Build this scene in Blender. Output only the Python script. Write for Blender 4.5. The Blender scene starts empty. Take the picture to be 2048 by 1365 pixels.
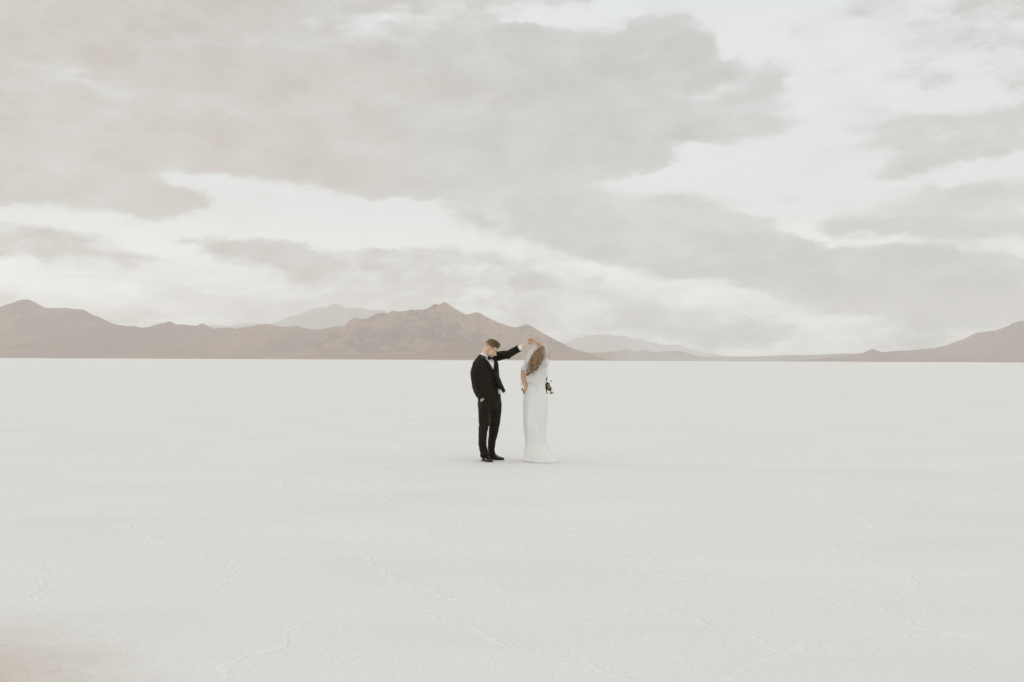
import bpy, bmesh, math, random
import numpy as np
from mathutils import Vector, Matrix, noise as mnoise

R = math.radians
scene = bpy.context.scene
COL = scene.collection

# ------------------------------------------------------------------ camera
FPX = 1991.0                       # focal length in photograph pixels (35 mm on a 36 mm wide frame, 2048 px)
CAM_H = 1.47
cam_d = bpy.data.cameras.new('camera')
cam_d.lens = 35.0
cam_d.sensor_width = 36.0
cam_d.clip_start = 0.1
cam_d.clip_end = 90000.0
cam = bpy.data.objects.new('camera', cam_d)
COL.objects.link(cam)
cam.location = (0, 0, CAM_H)
cam.rotation_mode = 'QUATERNION'
_m = Matrix.Rotation(R(90 + 1.10), 4, 'X') @ Matrix.Rotation(R(0.25), 4, 'Z')
cam.rotation_quaternion = _m.to_quaternion()
scene.camera = cam

scene.render.engine = 'CYCLES'
scene.cycles.use_denoising = True
scene.cycles.max_bounces = 8
scene.cycles.diffuse_bounces = 4
scene.cycles.transparent_max_bounces = 24
scene.cycles.volume_bounces = 1
scene.view_settings.view_transform = 'Standard'
scene.view_settings.look = 'None'
scene.view_settings.exposure = 0.0
scene.view_settings.gamma = 1.0

# ------------------------------------------------------------------ node helpers
class NT:
    def __init__(self, tree):
        self.t = tree
        tree.nodes.clear()
    def n(self, kind, **kw):
        nd = self.t.nodes.new(kind)
        for k, v in kw.items():
            setattr(nd, k, v)
        return nd
    def link(self, a, b):
        self.t.links.new(a, b)
    def put(self, sock, v):
        if isinstance(v, bpy.types.NodeSocket):
            self.t.links.new(v, sock)
        else:
            sock.default_value = v
    def math(self, op, a, b=None, c=None, clamp=False):
        nd = self.n('ShaderNodeMath', operation=op, use_clamp=clamp)
        self.put(nd.inputs[0], a)
        if b is not None: self.put(nd.inputs[1], b)
        if c is not None: self.put(nd.inputs[2], c)
        return nd.outputs[0]
    def vmath(self, op, a, b=None, c=None):
        nd = self.n('ShaderNodeVectorMath', operation=op)
        self.put(nd.inputs[0], a)
        if b is not None: self.put(nd.inputs[1], b)
        if c is not None: self.put(nd.inputs[2], c)
        return nd.outputs['Value'] if op in ('DOT_PRODUCT', 'LENGTH', 'DISTANCE') else nd.outputs[0]
    def comb(self, x, y, z):
        nd = self.n('ShaderNodeCombineXYZ')
        for i, v in enumerate((x, y, z)): self.put(nd.inputs[i], v)
        return nd.outputs[0]
    def sep(self, v):
        nd = self.n('ShaderNodeSeparateXYZ'); self.put(nd.inputs[0], v)
        return nd.outputs
    def noise(self, vec, scale, detail=4, rough=.55, dist=0.0, color=False):
        nd = self.n('ShaderNodeTexNoise')
        if vec is not None: self.link(vec, nd.inputs['Vector'])
        nd.inputs['Scale'].default_value = scale
        nd.inputs['Detail'].default_value = detail
        nd.inputs['Roughness'].default_value = rough
        nd.inputs['Distortion'].default_value = dist
        return nd.outputs['Color'] if color else nd.outputs['Fac']
    def ramp(self, fac, stops, interp='LINEAR'):
        nd = self.n('ShaderNodeValToRGB')
        cr = nd.color_ramp; cr.interpolation = interp
        while len(cr.elements) < len(stops): cr.elements.new(.5)
        for e, (p, c) in zip(cr.elements, stops):
            e.position = p
            e.color = (c, c, c, 1) if isinstance(c, (int, float)) else (*c, 1)
        self.put(nd.inputs[0], fac)
        return nd.outputs[0]
    def mix(self, fac, a, b, mode='MIX'):
        nd = self.n('ShaderNodeMix', data_type='RGBA', blend_type=mode)
        self.put(nd.inputs[0], fac)
        for s, v in ((nd.inputs[6], a), (nd.inputs[7], b)):
            if isinstance(v, tuple) and len(v) == 3: v = (*v, 1)
            self.put(s, v)
        return nd.outputs[2]
    def maprange(self, v, a, b, c=0.0, d=1.0, smooth=False):
        nd = self.n('ShaderNodeMapRange', interpolation_type='SMOOTHSTEP' if smooth else 'LINEAR')
        for i, x in enumerate((v, a, b, c, d)): self.put(nd.inputs[i], x)
        return nd.outputs[0]

# ------------------------------------------------------------------ sun + sky
SUN_EL, SUN_AZ = R(9.0), R(-74.0)      # azimuth from +Y (view direction), clockwise; low on the left, a little behind the couple
sun_dir = Vector((math.sin(SUN_AZ) * math.cos(SUN_EL), math.cos(SUN_AZ) * math.cos(SUN_EL), math.sin(SUN_EL)))
sun_d = bpy.data.lights.new('sun', 'SUN')
sun_d.energy = 1.6
sun_d.angle = R(14)
sun_d.color = (1.0, 0.82, 0.66)
sun = bpy.data.objects.new('sun', sun_d)
COL.objects.link(sun)
sun.rotation_euler = sun_dir.to_track_quat('Z', 'Y').to_euler()
sun.location = (-30, 10, 20)

# every cloud bank of the sky: azimuth, elevation, half width, half height (radians), tilt, amount (+ cloud, - gap)
CLOUD_BANKS = [
    (-0.2046,0.2991,0.5,0.2209,-0.083,0.656), (0.3805,0.0761,0.248,0.0398,-0.256,0.456), (0.2915,0.2608,0.1077,0.0691,1.886,-1.253),
    (-0.2354,0.1394,0.2061,0.0323,-0.05,-0.502), (0.0983,0.3361,0.1197,0.0194,-0.02,-1.413), (0.1898,0.168,0.106,0.0222,-0.079,-0.881),
    (-0.3475,0.1429,0.1325,0.0206,-0.341,0.615), (0.4812,0.1758,0.2101,0.0124,0.114,-0.924), (0.2105,0.2996,0.0127,0.0168,0.117,-0.781),
    (-0.3087,0.0924,0.1709,0.0626,0.397,-0.789), (0.3077,0.2731,0.1746,0.0251,-0.117,-0.325), (-0.4439,0.1087,0.1072,0.0127,-0.022,0.583),
    (-0.14,0.3264,0.0918,0.0237,0.089,-0.819), (0.1007,0.0895,0.2154,0.0107,-0.234,-0.615), (0.426,0.1655,0.042,0.0808,1.013,0.315),
    (-0.2997,0.1317,0.0429,0.0152,0.458,-1.277), (0.3891,0.1115,0.1601,0.0073,-0.117,-0.785), (0.1531,0.3259,0.012,0.0269,1.439,0.889),
    (-0.3342,0.1753,0.1705,0.0105,-0.059,-0.819), (-0.3623,0.0423,0.104,0.0227,0.149,0.274), (0.184,0.2088,0.0479,0.0104,0.047,-1.432),
    (-0.3548,0.2699,0.0752,0.0166,-0.179,0.164), (0.2608,0.2668,0.0171,0.0249,0.916,1.421), (0.1469,0.1962,0.1226,0.0189,0.267,0.707),
    (0.4168,0.2401,0.0567,0.0113,-0.147,-0.81), (0.2827,0.1337,0.0309,0.0111,-0.346,-0.846), (-0.437,0.1782,0.2145,0.0572,0.893,-0.192),
    (0.3452,0.0433,0.17,0.0101,-0.106,-0.77), (-0.2689,0.2625,0.3071,0.0261,0.044,-0.14), (0.2877,0.1325,0.2334,0.0133,-0.193,0.363),
    (-0.0617,0.133,0.012,0.0438,1.493,1.004), (-0.1978,0.0492,0.0652,0.0203,-1.239,0.172), (-0.1377,0.1673,0.0809,0.007,-0.073,0.447),
    (-0.4388,0.0921,0.2299,0.009,-0.001,0.517), (0.3402,0.0469,0.1192,0.0091,-0.095,0.812), (-0.2192,0.0621,0.0879,0.0097,-0.132,-0.358),
    (-0.0821,0.1375,0.0158,0.0421,1.083,-0.651), (-0.39,0.1816,0.3297,0.0095,-0.023,0.353), (-0.2216,0.1079,0.1978,0.0087,-0.022,0.345),
    (-0.4324,0.1472,0.1552,0.0117,-0.048,0.8), (-0.4855,0.0732,0.1892,0.0219,0.55,-0.405), (0.0945,0.1104,0.2218,0.0203,-0.288,0.318),
    (0.3463,0.1894,0.0223,0.0127,0.178,-0.673), (-0.4726,0.1324,0.1542,0.021,0.209,-0.609), (0.3221,0.2464,0.0973,0.0248,-0.934,0.75),
    (0.282,0.1583,0.1573,0.0071,-0.005,0.4), (-0.0714,0.1217,0.1307,0.0692,-0.326,-0.191), (-0.3429,0.1631,0.0517,0.0098,-0.305,0.698),
    (0.4009,0.2493,0.0961,0.0135,-0.363,0.358), (0.1457,0.2492,0.3018,0.0563,-0.856,0.134), (0.2079,0.2643,0.0283,0.0085,0.34,-0.646),
    (0.2212,0.2726,0.0662,0.0185,-0.792,0.763), (0.0026,0.3204,0.0437,0.0077,-0.08,0.385), (-0.3012,0.1265,0.0548,0.0125,0.565,0.672),
    (-0.3544,0.1757,0.2363,0.0266,0.05,0.392), (0.1902,0.1969,0.1428,0.0086,0.221,-0.361), (-0.2658,0.0959,0.0722,0.0179,0.482,0.225),
    (0.1336,0.1834,0.1476,0.0126,0.116,-0.629), (-0.0282,0.138,0.2089,0.0148,0.164,-0.285), (0.4094,0.3099,0.0716,0.0178,-0.68,-0.206),
    (0.1517,0.2959,0.3325,0.0212,-0.609,0.273), (-0.3321,0.1025,0.0587,0.0126,-0.368,-0.493), (0.3879,0.2241,0.012,0.2212,-1.519,0.214),
    (-0.2486,0.005,0.0928,0.0453,0.562,-0.225),
]

world = bpy.data.worlds.new('World')
scene.world = world
world.use_nodes = True
w = NT(world.node_tree)
tc = w.n('ShaderNodeTexCoord').outputs['Generated']
dx, dy, dz = w.sep(tc)[:]
az = w.math('ARCTAN2', dx, dy)
el = w.math('ARCSINE', dz)
p0 = w.comb(az, el, 0.0)
pst = w.vmath('MULTIPLY', p0, (1.0, 2.6, 1.0))
nA = w.noise(pst, 6.0, 7, .62, color=True)
nB = w.noise(w.vmath('MULTIPLY', p0, (1.0, 1.6, 1.0)), 30.0, 7, .66, color=True)
wa = w.vmath('MULTIPLY', w.vmath('SUBTRACT', nA, (.5, .5, .5)), (.085, .032, 0))
wb = w.vmath('MULTIPLY', w.vmath('SUBTRACT', nB, (.5, .5, .5)), (.036, .020, 0))
p = w.vmath('ADD', p0, w.vmath('ADD', wa, wb))
acc = 0.5
for (ca, ce, sa, se, tilt, amt) in CLOUD_BANKS:
    mp = w.n('ShaderNodeMapping', vector_type='TEXTURE')
    w.link(p, mp.inputs[0])
    mp.inputs['Location'].default_value = (ca, ce, 0)
    mp.inputs['Rotation'].default_value = (0, 0, tilt)
    mp.inputs['Scale'].default_value = (sa, se, 1)
    d2 = w.vmath('DOT_PRODUCT', mp.outputs[0], mp.outputs[0])
    g = w.math('POWER', math.exp(-1), d2)
    acc = w.math('MULTIPLY_ADD', g, amt, acc)
detail = w.noise(pst, 13.0, 10, .68)
detail2 = w.noise(pst, 3.0, 3, .5)
streak = w.noise(w.vmath('MULTIPLY', p0, (1.0, 7.0, 1.0)), 9.0, 6, .6)
puff = w.n('ShaderNodeTexVoronoi', feature='F1')      # rounded heads along the upper edges
w.link(w.vmath('MULTIPLY', p, (1.0, 1.9, 1.0)), puff.inputs['Vector'])
puff.inputs['Scale'].default_value = 15.0; puff.inputs['Detail'].default_value = 3.5; puff.inputs['Roughness'].default_value = .6
puffs = w.math('SUBTRACT', 1.16, puff.outputs['Distance'])
t = w.math('MULTIPLY_ADD', w.math('SUBTRACT', detail, .5), 1.0, acc)
t = w.math('MULTIPLY_ADD', puffs, .38, w.math('ADD', t, .07))
t = w.math('MULTIPLY_ADD', w.math('SUBTRACT', streak, .5), .60, t)
# edges are crisp in places and melt away in others
soft = w.maprange(w.noise(pst, 5.0, 2, .5), .38, .62, .22, .52, smooth=True)
ts = w.maprange(t, w.math('SUBTRACT', .44, soft), w.math('ADD', .44, soft), 0, 1, smooth=True)
# volume inside the banks: billows, long rolls and a thinner high layer
billow = w.noise(w.vmath('MULTIPLY', p, (1.0, 2.0, 1.0)), 9.0, 9, .62, .6)
rolls = w.noise(w.vmath('MULTIPLY', p, (1.0, 5.5, 1.0)), 5.0, 7, .6, .4)
inner = w.math('MULTIPLY_ADD', w.math('SUBTRACT', billow, .5), 1.5, w.math('MULTIPLY', w.math('SUBTRACT', rolls, .5), 1.6))
inner = w.math('MULTIPLY_ADD', w.math('SUBTRACT', detail2, .5), .9, inner)
core = w.maprange(t, .35, 1.15, .68, .97, smooth=True)      # banks thicken away from their edges
thick = w.math('MULTIPLY', core, w.math('ADD', 1.0, w.math('MULTIPLY_ADD', inner, .22, w.math('MULTIPLY', puffs, .30))))
shade = w.math('MULTIPLY', ts, thick)
thin = w.maprange(w.noise(w.vmath('MULTIPLY', p, (1.0, 4.0, 1.0)), 4.0, 8, .65), .48, .78, 0.0, .34, smooth=True)
lowstreak = w.math('MULTIPLY', w.maprange(el, .02, .13, .55, 0.0, smooth=True), w.maprange(w.noise(w.vmath('MULTIPLY', p, (1.0, 9.0, 1.0)), 5.0, 8, .62), .42, .62, 0.0, 1.0, smooth=True))
thin = w.math('ADD', thin, lowstreak)
shade = w.math('ADD', shade, w.math('MULTIPLY', thin, w.math('SUBTRACT', 1.0, ts)))
lining = w.math('MULTIPLY', w.math('MULTIPLY', ts, w.math('SUBTRACT', 1.0, ts)), w.maprange(detail, .4, .6, 0, .45))
shade = w.math('MINIMUM', w.math('MAXIMUM', w.math('SUBTRACT', shade, lining), 0.0), 1.25)
warmth = w.maprange(w.math('MULTIPLY_ADD', w.noise(pst, 3.2, 4, .5), 1.1, az), .70, .18, 0, 1, smooth=True)
cloud = w.mix(warmth, (5.50, 5.54, 5.40), (5.72, 5.32, 4.92))
nish = w.n('ShaderNodeTexSky', sky_type='NISHITA')
nish.sun_disc = False
nish.sun_elevation = SUN_EL
nish.sun_rotation = SUN_AZ
veil_sky = w.mix(.88, nish.outputs[0], (8.55, 8.86, 8.85))
low = w.maprange(el, 0.01, 0.16, 1.0, 0.0, smooth=True)
cloud_s = w.vmath('SCALE', cloud)
w.link(w.math('MULTIPLY_ADD', low, -.30, 1.0), cloud_s.node.inputs['Scale'])
mixn = w.n('ShaderNodeMix', data_type='RGBA', clamp_factor=False)
w.put(mixn.inputs[0], shade); w.put(mixn.inputs[6], veil_sky); w.put(mixn.inputs[7], cloud_s)
col = mixn.outputs[2]
bright = w.math('MULTIPLY', w.math('MAXIMUM', w.math('SUBTRACT', 1.0, shade), 0.0), low)
col = w.vmath('SCALE', col)
sc_n = col.node
overhead = w.maprange(el, .43, 1.0, 0.0, 1.0, smooth=True)     # sky brightened above the frame, added to light the ground and haze
behind = w.math('MULTIPLY', w.maprange(dy, .2, -.6, 0.0, 1.0, smooth=True), .25)  # extra sky brightness behind the camera, added to lift the ground light
gain = w.math('MULTIPLY_ADD', bright, .62, 1.0)
gain = w.math('ADD', gain, w.math('MULTIPLY_ADD', overhead, .46, behind))
w.link(gain, sc_n.inputs['Scale'])
bg = w.n('ShaderNodeBackground')
w.link(col, bg.inputs[0])
bg.inputs[1].default_value = 0.1
w.link(bg.outputs[0], w.n('ShaderNodeOutputWorld').inputs[0])
world.cycles.sampling_method = 'MANUAL'
world.cycles.sample_map_resolution = 256

# ------------------------------------------------------------------ object helpers
def new_mat(name):
    m = bpy.data.materials.new(name)
    m.use_nodes = True
    k = NT(m.node_tree)
    b = k.n('ShaderNodeBsdfPrincipled')
    o = k.n('ShaderNodeOutputMaterial')
    k.link(b.outputs[0], o.inputs[0])
    b.inputs['Specular IOR Level'].default_value = .25
    return m, k, b

def bump(k, b, height, strength, dist=.01):
    bn = k.n('ShaderNodeBump')
    bn.inputs['Strength'].default_value = strength
    bn.inputs['Distance'].default_value = dist
    k.link(height, bn.inputs['Height'])
    k.link(bn.outputs[0], b.inputs['Normal'])

def objco(k):
    return k.n('ShaderNodeTexCoord').outputs['Object']

def link(name, me, mat, parent=None):
    o = bpy.data.objects.new(name, me)
    COL.objects.link(o)
    if mat is not None:
        me.materials.clear(); me.materials.append(mat)
    if parent is not None: o.parent = parent
    return o

def tag(o, label=None, cat=None, group=None, kind=None):
    for k_, v_ in (('label', label), ('category', cat), ('group', group), ('kind', kind)):
        if v_: o[k_] = v_
    return o

def from_arrays(name, V, F, smooth=True):
    me = bpy.data.meshes.new(name)
    me.from_pydata([tuple(v) for v in V], [], [tuple(f) for f in F])
    me.validate(); me.update()
    if smooth: me.polygons.foreach_set('use_smooth', [True] * len(me.polygons))
    return me

def grid_faces(nu, nv):
    F = []
    for i in range(nu - 1):
        for j in range(nv - 1):
            F.append((i * nv + j, (i + 1) * nv + j, (i + 1) * nv + j + 1, i * nv + j + 1))
    return F

def vnoise(V, scale, octaves=4, off=0.0, stretch=(1, 1, 1)):
    out = np.empty(len(V))
    sx, sy, sz = scale * stretch[0], scale * stretch[1], scale * stretch[2]
    for i, v in enumerate(V):
        out[i] = mnoise.fractal((v[0] * sx + off, v[1] * sy, v[2] * sz), 1.0, 2.0, octaves, noise_basis='PERLIN_ORIGINAL')
    return out

# ------------------------------------------------------------------ salt flat
def ground_height(x, y):
    r = math.hypot(x, y - 10)
    f = 1.0 / (1.0 + (r / 60.0) ** 2)
    return f * .012 * mnoise.fractal((x * .45, y * .45, 3.1), 1.0, 2.0, 3) * min(1, max(0, (math.hypot(x, y - 14.5) - .9) / 1.5))

def build_ground():
    def axis(lo, hi, a, b, step):
        c = list(np.arange(a, b + 1e-6, step))
        v = c[0]; s = step; left = []
        while v > lo:
            s *= 1.35; v = max(lo, v - s); left.append(v)
        v = c[-1]; s = step; right = []
        while v < hi:
            s *= 1.35; v = min(hi, v + s); right.append(v)
        return left[::-1] + c + right
    X = axis(-19500, 19500, -12, 12, .25)
    Y = axis(-4000, 19800, 1.0, 26, .25)
    V = [(x, y, ground_height(x, y)) for x in X for y in Y]
    F = grid_faces(len(X), len(Y))
    me = from_arrays('ground', V, F)
    m, k, b = new_mat('salt_crust')
    co = objco(k)
    warp = k.vmath('MULTIPLY', k.vmath('SUBTRACT', k.noise(co, .9, 4, .6, color=True), (.5, .5, .5)), (.85, .85, 0))
    warp2 = k.vmath('MULTIPLY', k.vmath('SUBTRACT', k.noise(co, 7.0, 3, .6, color=True), (.5, .5, .5)), (.10, .10, 0))
    pc = k.vmath('ADD', co, k.vmath('ADD', warp, warp2))
    vo = k.n('ShaderNodeTexVoronoi', feature='DISTANCE_TO_EDGE', voronoi_dimensions='2D')
    k.link(pc, vo.inputs['Vector']); vo.inputs['Scale'].default_value = .70
    ridge = k.maprange(vo.outputs['Distance'], 0.0, k.math('MULTIPLY_ADD', k.noise(co, 3.0, 3, .6), .034, .003), 1.0, 0.0, smooth=True)
    gate = k.maprange(k.noise(co, .75, 2, .5), .36, .62, 0, 1, smooth=True)
    ridge = k.math('MULTIPLY', ridge, k.math('MULTIPLY_ADD', gate, .65, .35))
    # coverage of colour: clean white salt, slightly greyer damp salt in streaky patches
    pst_ = k.vmath('MULTIPLY', co, (.45, 1.0, 1.0))
    patch = k.noise(pst_, .8, 6, .6)
    patch2 = k.noise(pst_, .05, 5, .6)
    grain = k.noise(co, 38.0, 4, .7)
    speck = k.noise(co, 130.0, 2, .6)
    val = k.math('MULTIPLY_ADD', k.math('SUBTRACT', patch, .5), .62, .5)
    val = k.math('MULTIPLY_ADD', k.math('SUBTRACT', patch2, .5), .20, val)
    val = k.math('MULTIPLY_ADD', k.math('SUBTRACT', grain, .5), .45, val)
    val = k.math('MULTIPLY_ADD', k.math('SUBTRACT', speck, .5), .25, val)
    base = k.ramp(val, [(.15, (.695, .680, .664)), (.5, (.758, .757, .742)), (.85, (.800, .808, .794))])
    base = k.mix(k.math('MULTIPLY', ridge, .34), base, (.86, .87, .86))
    # shade of a blur close to the lens, painted into the near left salt
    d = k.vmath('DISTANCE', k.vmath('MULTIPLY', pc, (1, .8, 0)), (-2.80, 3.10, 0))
    lens_shade = k.maprange(k.math('MULTIPLY_ADD', k.math('SUBTRACT', k.noise(co, 9.0, 5, .7), .5), .5, d), .12, 1.60, 1.0, 0.0, smooth=True)
    base = k.mix(k.math('MULTIPLY', lens_shade, .75), base, (.43, .31, .22))
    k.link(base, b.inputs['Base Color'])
    b.inputs['Roughness'].default_value = .85
    b.inputs['Specular IOR Level'].default_value = .2
    h = k.math('MULTIPLY_ADD', ridge, .8, k.math('MULTIPLY', k.noise(co, 22.0, 5, .65), 1.2))
    h = k.math('MULTIPLY_ADD', patch, .8, h)
    bump(k, b, h, .5, .02)
    o = link('ground', me, m)
    tag(o, kind='structure')
    return o
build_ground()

# ------------------------------------------------------------------ mountains
def rock_mat(name, tan, brown, rock, scale, rocky=.5):
    m, k, b = new_mat(name)
    co = objco(k)
    n1 = k.noise(k.vmath('MULTIPLY', co, (1, .5, 1.5)), .0018 * scale, 6, .62)
    n2 = k.noise(k.vmath('MULTIPLY', co, (1.2, .6, 1.0)), .0060 * scale, 9, .72, 1.2)
    n3 = k.noise(k.vmath('MULTIPLY', co, (1.6, .5, .8)), .022 * scale, 6, .72)
    n4 = k.noise(k.vmath('MULTIPLY', co, (.25, .25, 5.0)), .004 * scale, 5, .6)
    c = k.mix(k.maprange(n1, .38, .62, 0, 1, smooth=True), tan, brown)
    rk = k.maprange(k.math('MULTIPLY_ADD', n1, .5, n2), .70, .80, 0, 1, smooth=True)
    c = k.mix(k.math('MULTIPLY', rk, rocky), c, rock)
    c = k.mix(k.math('MULTIPLY', k.maprange(n3, .42, .60), .55), c, k.mix(.45, brown, rock))
    c = k.mix(k.math('MULTIPLY', k.maprange(n2, .36, .26), .6), c, tuple(min(1, x * 1.35) for x in tan))
    z = k.sep(co)[2]
    foot = k.maprange(k.math('MULTIPLY_ADD', k.math('SUBTRACT', n2, .5), 160.0, z), 10.0, 110.0, 1, 0, smooth=True)
    c = k.mix(k.math('MULTIPLY', foot, .6), c, k.mix(k.maprange(n4, .4, .6), tan, tuple(x * .8 for x in tan)))
    k.link(c, b.inputs['Base Color'])
    b.inputs['Roughness'].default_value = .95
    b.inputs['Specular IOR Level'].default_value = .05
    bump(k, b, k.math('MULTIPLY_ADD', n3, .5, n2), 1.0, 32.0)
    return m

def horizon(px):
    return 716.0 + px * 9.0 / 2048.0

def make_range(name, prof, D, front, back, mat, seed=0, relief=.35, step=1.6, rows=56, spur=.0022, rough=1.0, foot=.18, toe=.45, aniso=.4):
    """a mountain range at real distance: crest profile (pixels), toe `front` metres nearer, back slope behind"""
    px = np.arange(prof[0][0], prof[-1][0] + .1, step)
    cy = np.interp(px, [q[0] for q in prof], [q[1] for q in prof])
    H0 = np.maximum((horizon(px) - cy) / FPX * D, 1.0)
    jag = np.array([mnoise.fractal((x * .11 + seed, seed * 1.7, 0), .9, 2.1, 5) for x in px])
    H0 = H0 + jag * rough * D / FPX * np.clip(H0 / (20 * D / FPX), .15, 1)
    t = np.concatenate([np.linspace(0, 1, rows), 1 + np.linspace(0, 1, rows // 3 + 1)[1:]])
    V = []
    for i in range(len(px)):
        tx = (px[i] - 1024) / FPX
        for tj in t:
            if tj <= 1:
                d = D - front * (1 - tj)
                g = foot * (tj / toe) ** 1.4 if tj < toe else foot + (1 - foot) * ((tj - toe) / (1 - toe)) ** 1.15
            else:
                d = D + back * (tj - 1)
                g = 1 - (tj - 1) ** .9
            x = tx * d
            q = (x * spur + seed * 3.1, d * spur * aniso, seed)
            rn = mnoise.ridged_multi_fractal(q, .9, 2.1, 6, 1.0, 2.0) / 2.2
            rn = min(1.0, max(0.0, rn))
            wgt = 4 * tj * (1 - tj) if tj <= 1 else (tj - 1) * (2 - tj)
            wgt = min(1.0, wgt * 1.3)
            g2 = g * (1 - relief * wgt * (1 - rn))
            z = H0[i] * g2 - (.6 if tj in (0.0, 2.0) else 0)
            V.append((x, d, z))
    F = grid_faces(len(px), len(t))
    me = from_arrays(name, V, F)
    o = link(name, me, mat)
    tag(o, kind='structure')
    return o

m_near = rock_mat('mountain_rock', (.455, .296, .200), (.375, .232, .160), (.125, .105, .090), 1.0, .75)
m_left = rock_mat('hill_earth', (.390, .246, .162), (.315, .188, .128), (.160, .122, .097), .9, .4)
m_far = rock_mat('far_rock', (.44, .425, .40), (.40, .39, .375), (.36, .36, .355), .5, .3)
m_light = rock_mat('pale_earth', (.42, .33, .24), (.30, .225, .17), (.20, .16, .13), 1.3, .3)
m_right = rock_mat('right_hill_earth', (.305, .190, .122), (.225, .137, .093), (.13, .098, .076), 1.0, .4)

left_prof = [(-420, 640), (-300, 625), (-180, 632), (-90, 622), (0, 614), (12, 609), (28, 604.5), (38, 599.5), (57, 599), (68, 604), (88, 615.5), (110, 616), (133, 615),
    (145, 618), (160, 618), (172, 622), (183, 629), (203, 636), (220, 645), (235, 650), (255, 652), (265, 651.5), (280, 655),
    (296, 655), (310, 649), (325, 646), (340, 642.5), (353, 650), (366, 648), (380, 651), (392, 651), (405, 646.5), (417, 653),
    (428, 657), (445, 656), (462, 655.5), (468, 657.5), (480, 655), (500, 652.5), (520, 649), (537, 647.5), (550, 651),
    (563, 653), (580, 652.5), (594, 651), (607, 656), (620, 657), (632, 659.5), (645, 657.5), (668, 653), (687, 651.5), (720, 655), (780, 668), (860, 700), (900, 716)]
make_range('left_hills', left_prof, 9600, 2600, 2600, m_left, 1.3, .58, rows=72, spur=.0019)
mid_prof = [(480, 717), (560, 703), (600, 689), (640, 672), (670, 658), (687, 651.5), (693, 647), (700, 640), (708, 634), (718, 636), (727, 638), (735, 636), (748, 629), (762, 625),
    (775, 626), (784, 621), (795, 623), (808, 622), (825, 619), (845, 619.5), (858, 615), (869, 607), (875, 609), (883, 607),
    (887, 604), (895, 606), (900, 612), (912, 618), (922, 624), (930, 628), (937, 628.5), (948, 625), (957, 624.5), (970, 632),
    (985, 640), (1000, 646), (1015, 651), (1028, 654.5), (1040, 652), (1053, 648), (1058, 649), (1075, 660), (1095, 671),
    (1115, 682), (1135, 692), (1155, 700), (1170, 704), (1190, 711), (1215, 718), (1240, 721.4)]
make_range('mountain', mid_prof, 8400, 2300, 2400, m_near, 4.1, .66, step=1.2, rows=72, spur=.0021, aniso=.55)
mound_prof = [(820, 719.5), (838, 712), (850, 702), (868, 692), (885, 684), (905, 679), (925, 681), (950, 688), (985, 696), (1020, 706), (1060, 716), (1075, 720.5)]
make_range('foothill', mound_prof, 6900, 700, 900, m_left, 9.2, .45, step=1.2, rows=40, spur=.004)
far_prof = [(380, 700), (405, 655), (420, 650.5), (432, 649.5), (445, 652), (470, 652), (495, 647), (510, 645), (520, 648), (540, 648), (555, 643), (570, 637), (580, 633.5), (598, 629), (615, 621), (628, 616), (645, 615),
    (655, 612), (662, 608.5), (668, 607), (675, 608), (682, 612), (690, 616), (698, 617.5), (710, 616), (722, 615.5),
    (735, 619), (745, 621), (755, 619), (765, 619), (772, 622), (790, 630), (820, 645), (870, 675), (940, 715)]
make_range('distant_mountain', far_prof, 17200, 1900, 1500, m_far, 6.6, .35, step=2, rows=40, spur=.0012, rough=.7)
far2_prof = [(1060, 716), (1085, 700), (1110, 690), (1130, 684), (1148, 679), (1158, 675.5), (1165, 676), (1178, 671), (1200, 668), (1215, 669), (1230, 672),
    (1248, 671), (1262, 677), (1275, 677), (1290, 681), (1305, 685), (1322, 688), (1335, 690), (1350, 689), (1365, 692),
    (1380, 697), (1400, 703), (1415, 706), (1430, 708), (1450, 711), (1480, 715), (1530, 721)]
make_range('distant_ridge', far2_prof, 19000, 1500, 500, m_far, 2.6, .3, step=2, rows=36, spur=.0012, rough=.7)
flat_prof = [(1120, 720), (1150, 712), (1180, 704.5), (1215, 704.5), (1235, 702), (1243, 699), (1258, 699), (1265, 702), (1275, 703), (1285, 700), (1293, 700), (1300, 703),
    (1315, 705), (1320, 702.5), (1335, 703), (1345, 702), (1360, 702), (1368, 703.5), (1380, 708), (1395, 711.5), (1405, 713), (1430, 713),
    (1500, 713), (1550, 711.5), (1600, 710), (1640, 709.5), (1670, 708), (1720, 706.5), (1800, 706), (1900, 712), (1960, 722)]
make_range('low_hills', flat_prof, 12500, 1500, 1500, m_light, 5.5, .4, step=1.4, rows=36, spur=.0028, rough=.5)
right_prof = [(1560, 723), (1620, 719), (1680, 713), (1722, 708), (1730, 703.5), (1740, 699), (1748, 698.5), (1755, 701), (1764, 704.5), (1775, 703), (1820, 700.5), (1870, 696), (1890, 691), (1910, 684), (1930, 677),
    (1940, 672), (1950, 666), (1965, 664), (1975, 663), (1990, 661), (2003, 657), (2015, 652), (2025, 647), (2038, 642.5),
    (2060, 640), (2120, 628), (2200, 622), (2300, 640), (2420, 655), (2500, 690)]
make_range('right_hills', right_prof, 10400, 2300, 2400, m_right, 7.7, .55, step=1.5, spur=.0019)

# the pale mud shore where the salt ends
shore_prof = [(x, horizon(x) - max(.15, .9 + .8 * mnoise.noise((x * .012, 3.3, 0)) + .35 * mnoise.noise((x * .08, 1.3, 0)))) for x in range(-500, 2560, 12)]
m_shore = rock_mat('shore_mud', (.60, .545, .48), (.52, .46, .39), (.42, .36, .30), 2.0, .3)
make_range('shore', shore_prof, 6100, 500, 400, m_shore, 8.8, .1, step=6, rows=8, rough=.12, spur=.003)

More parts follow.
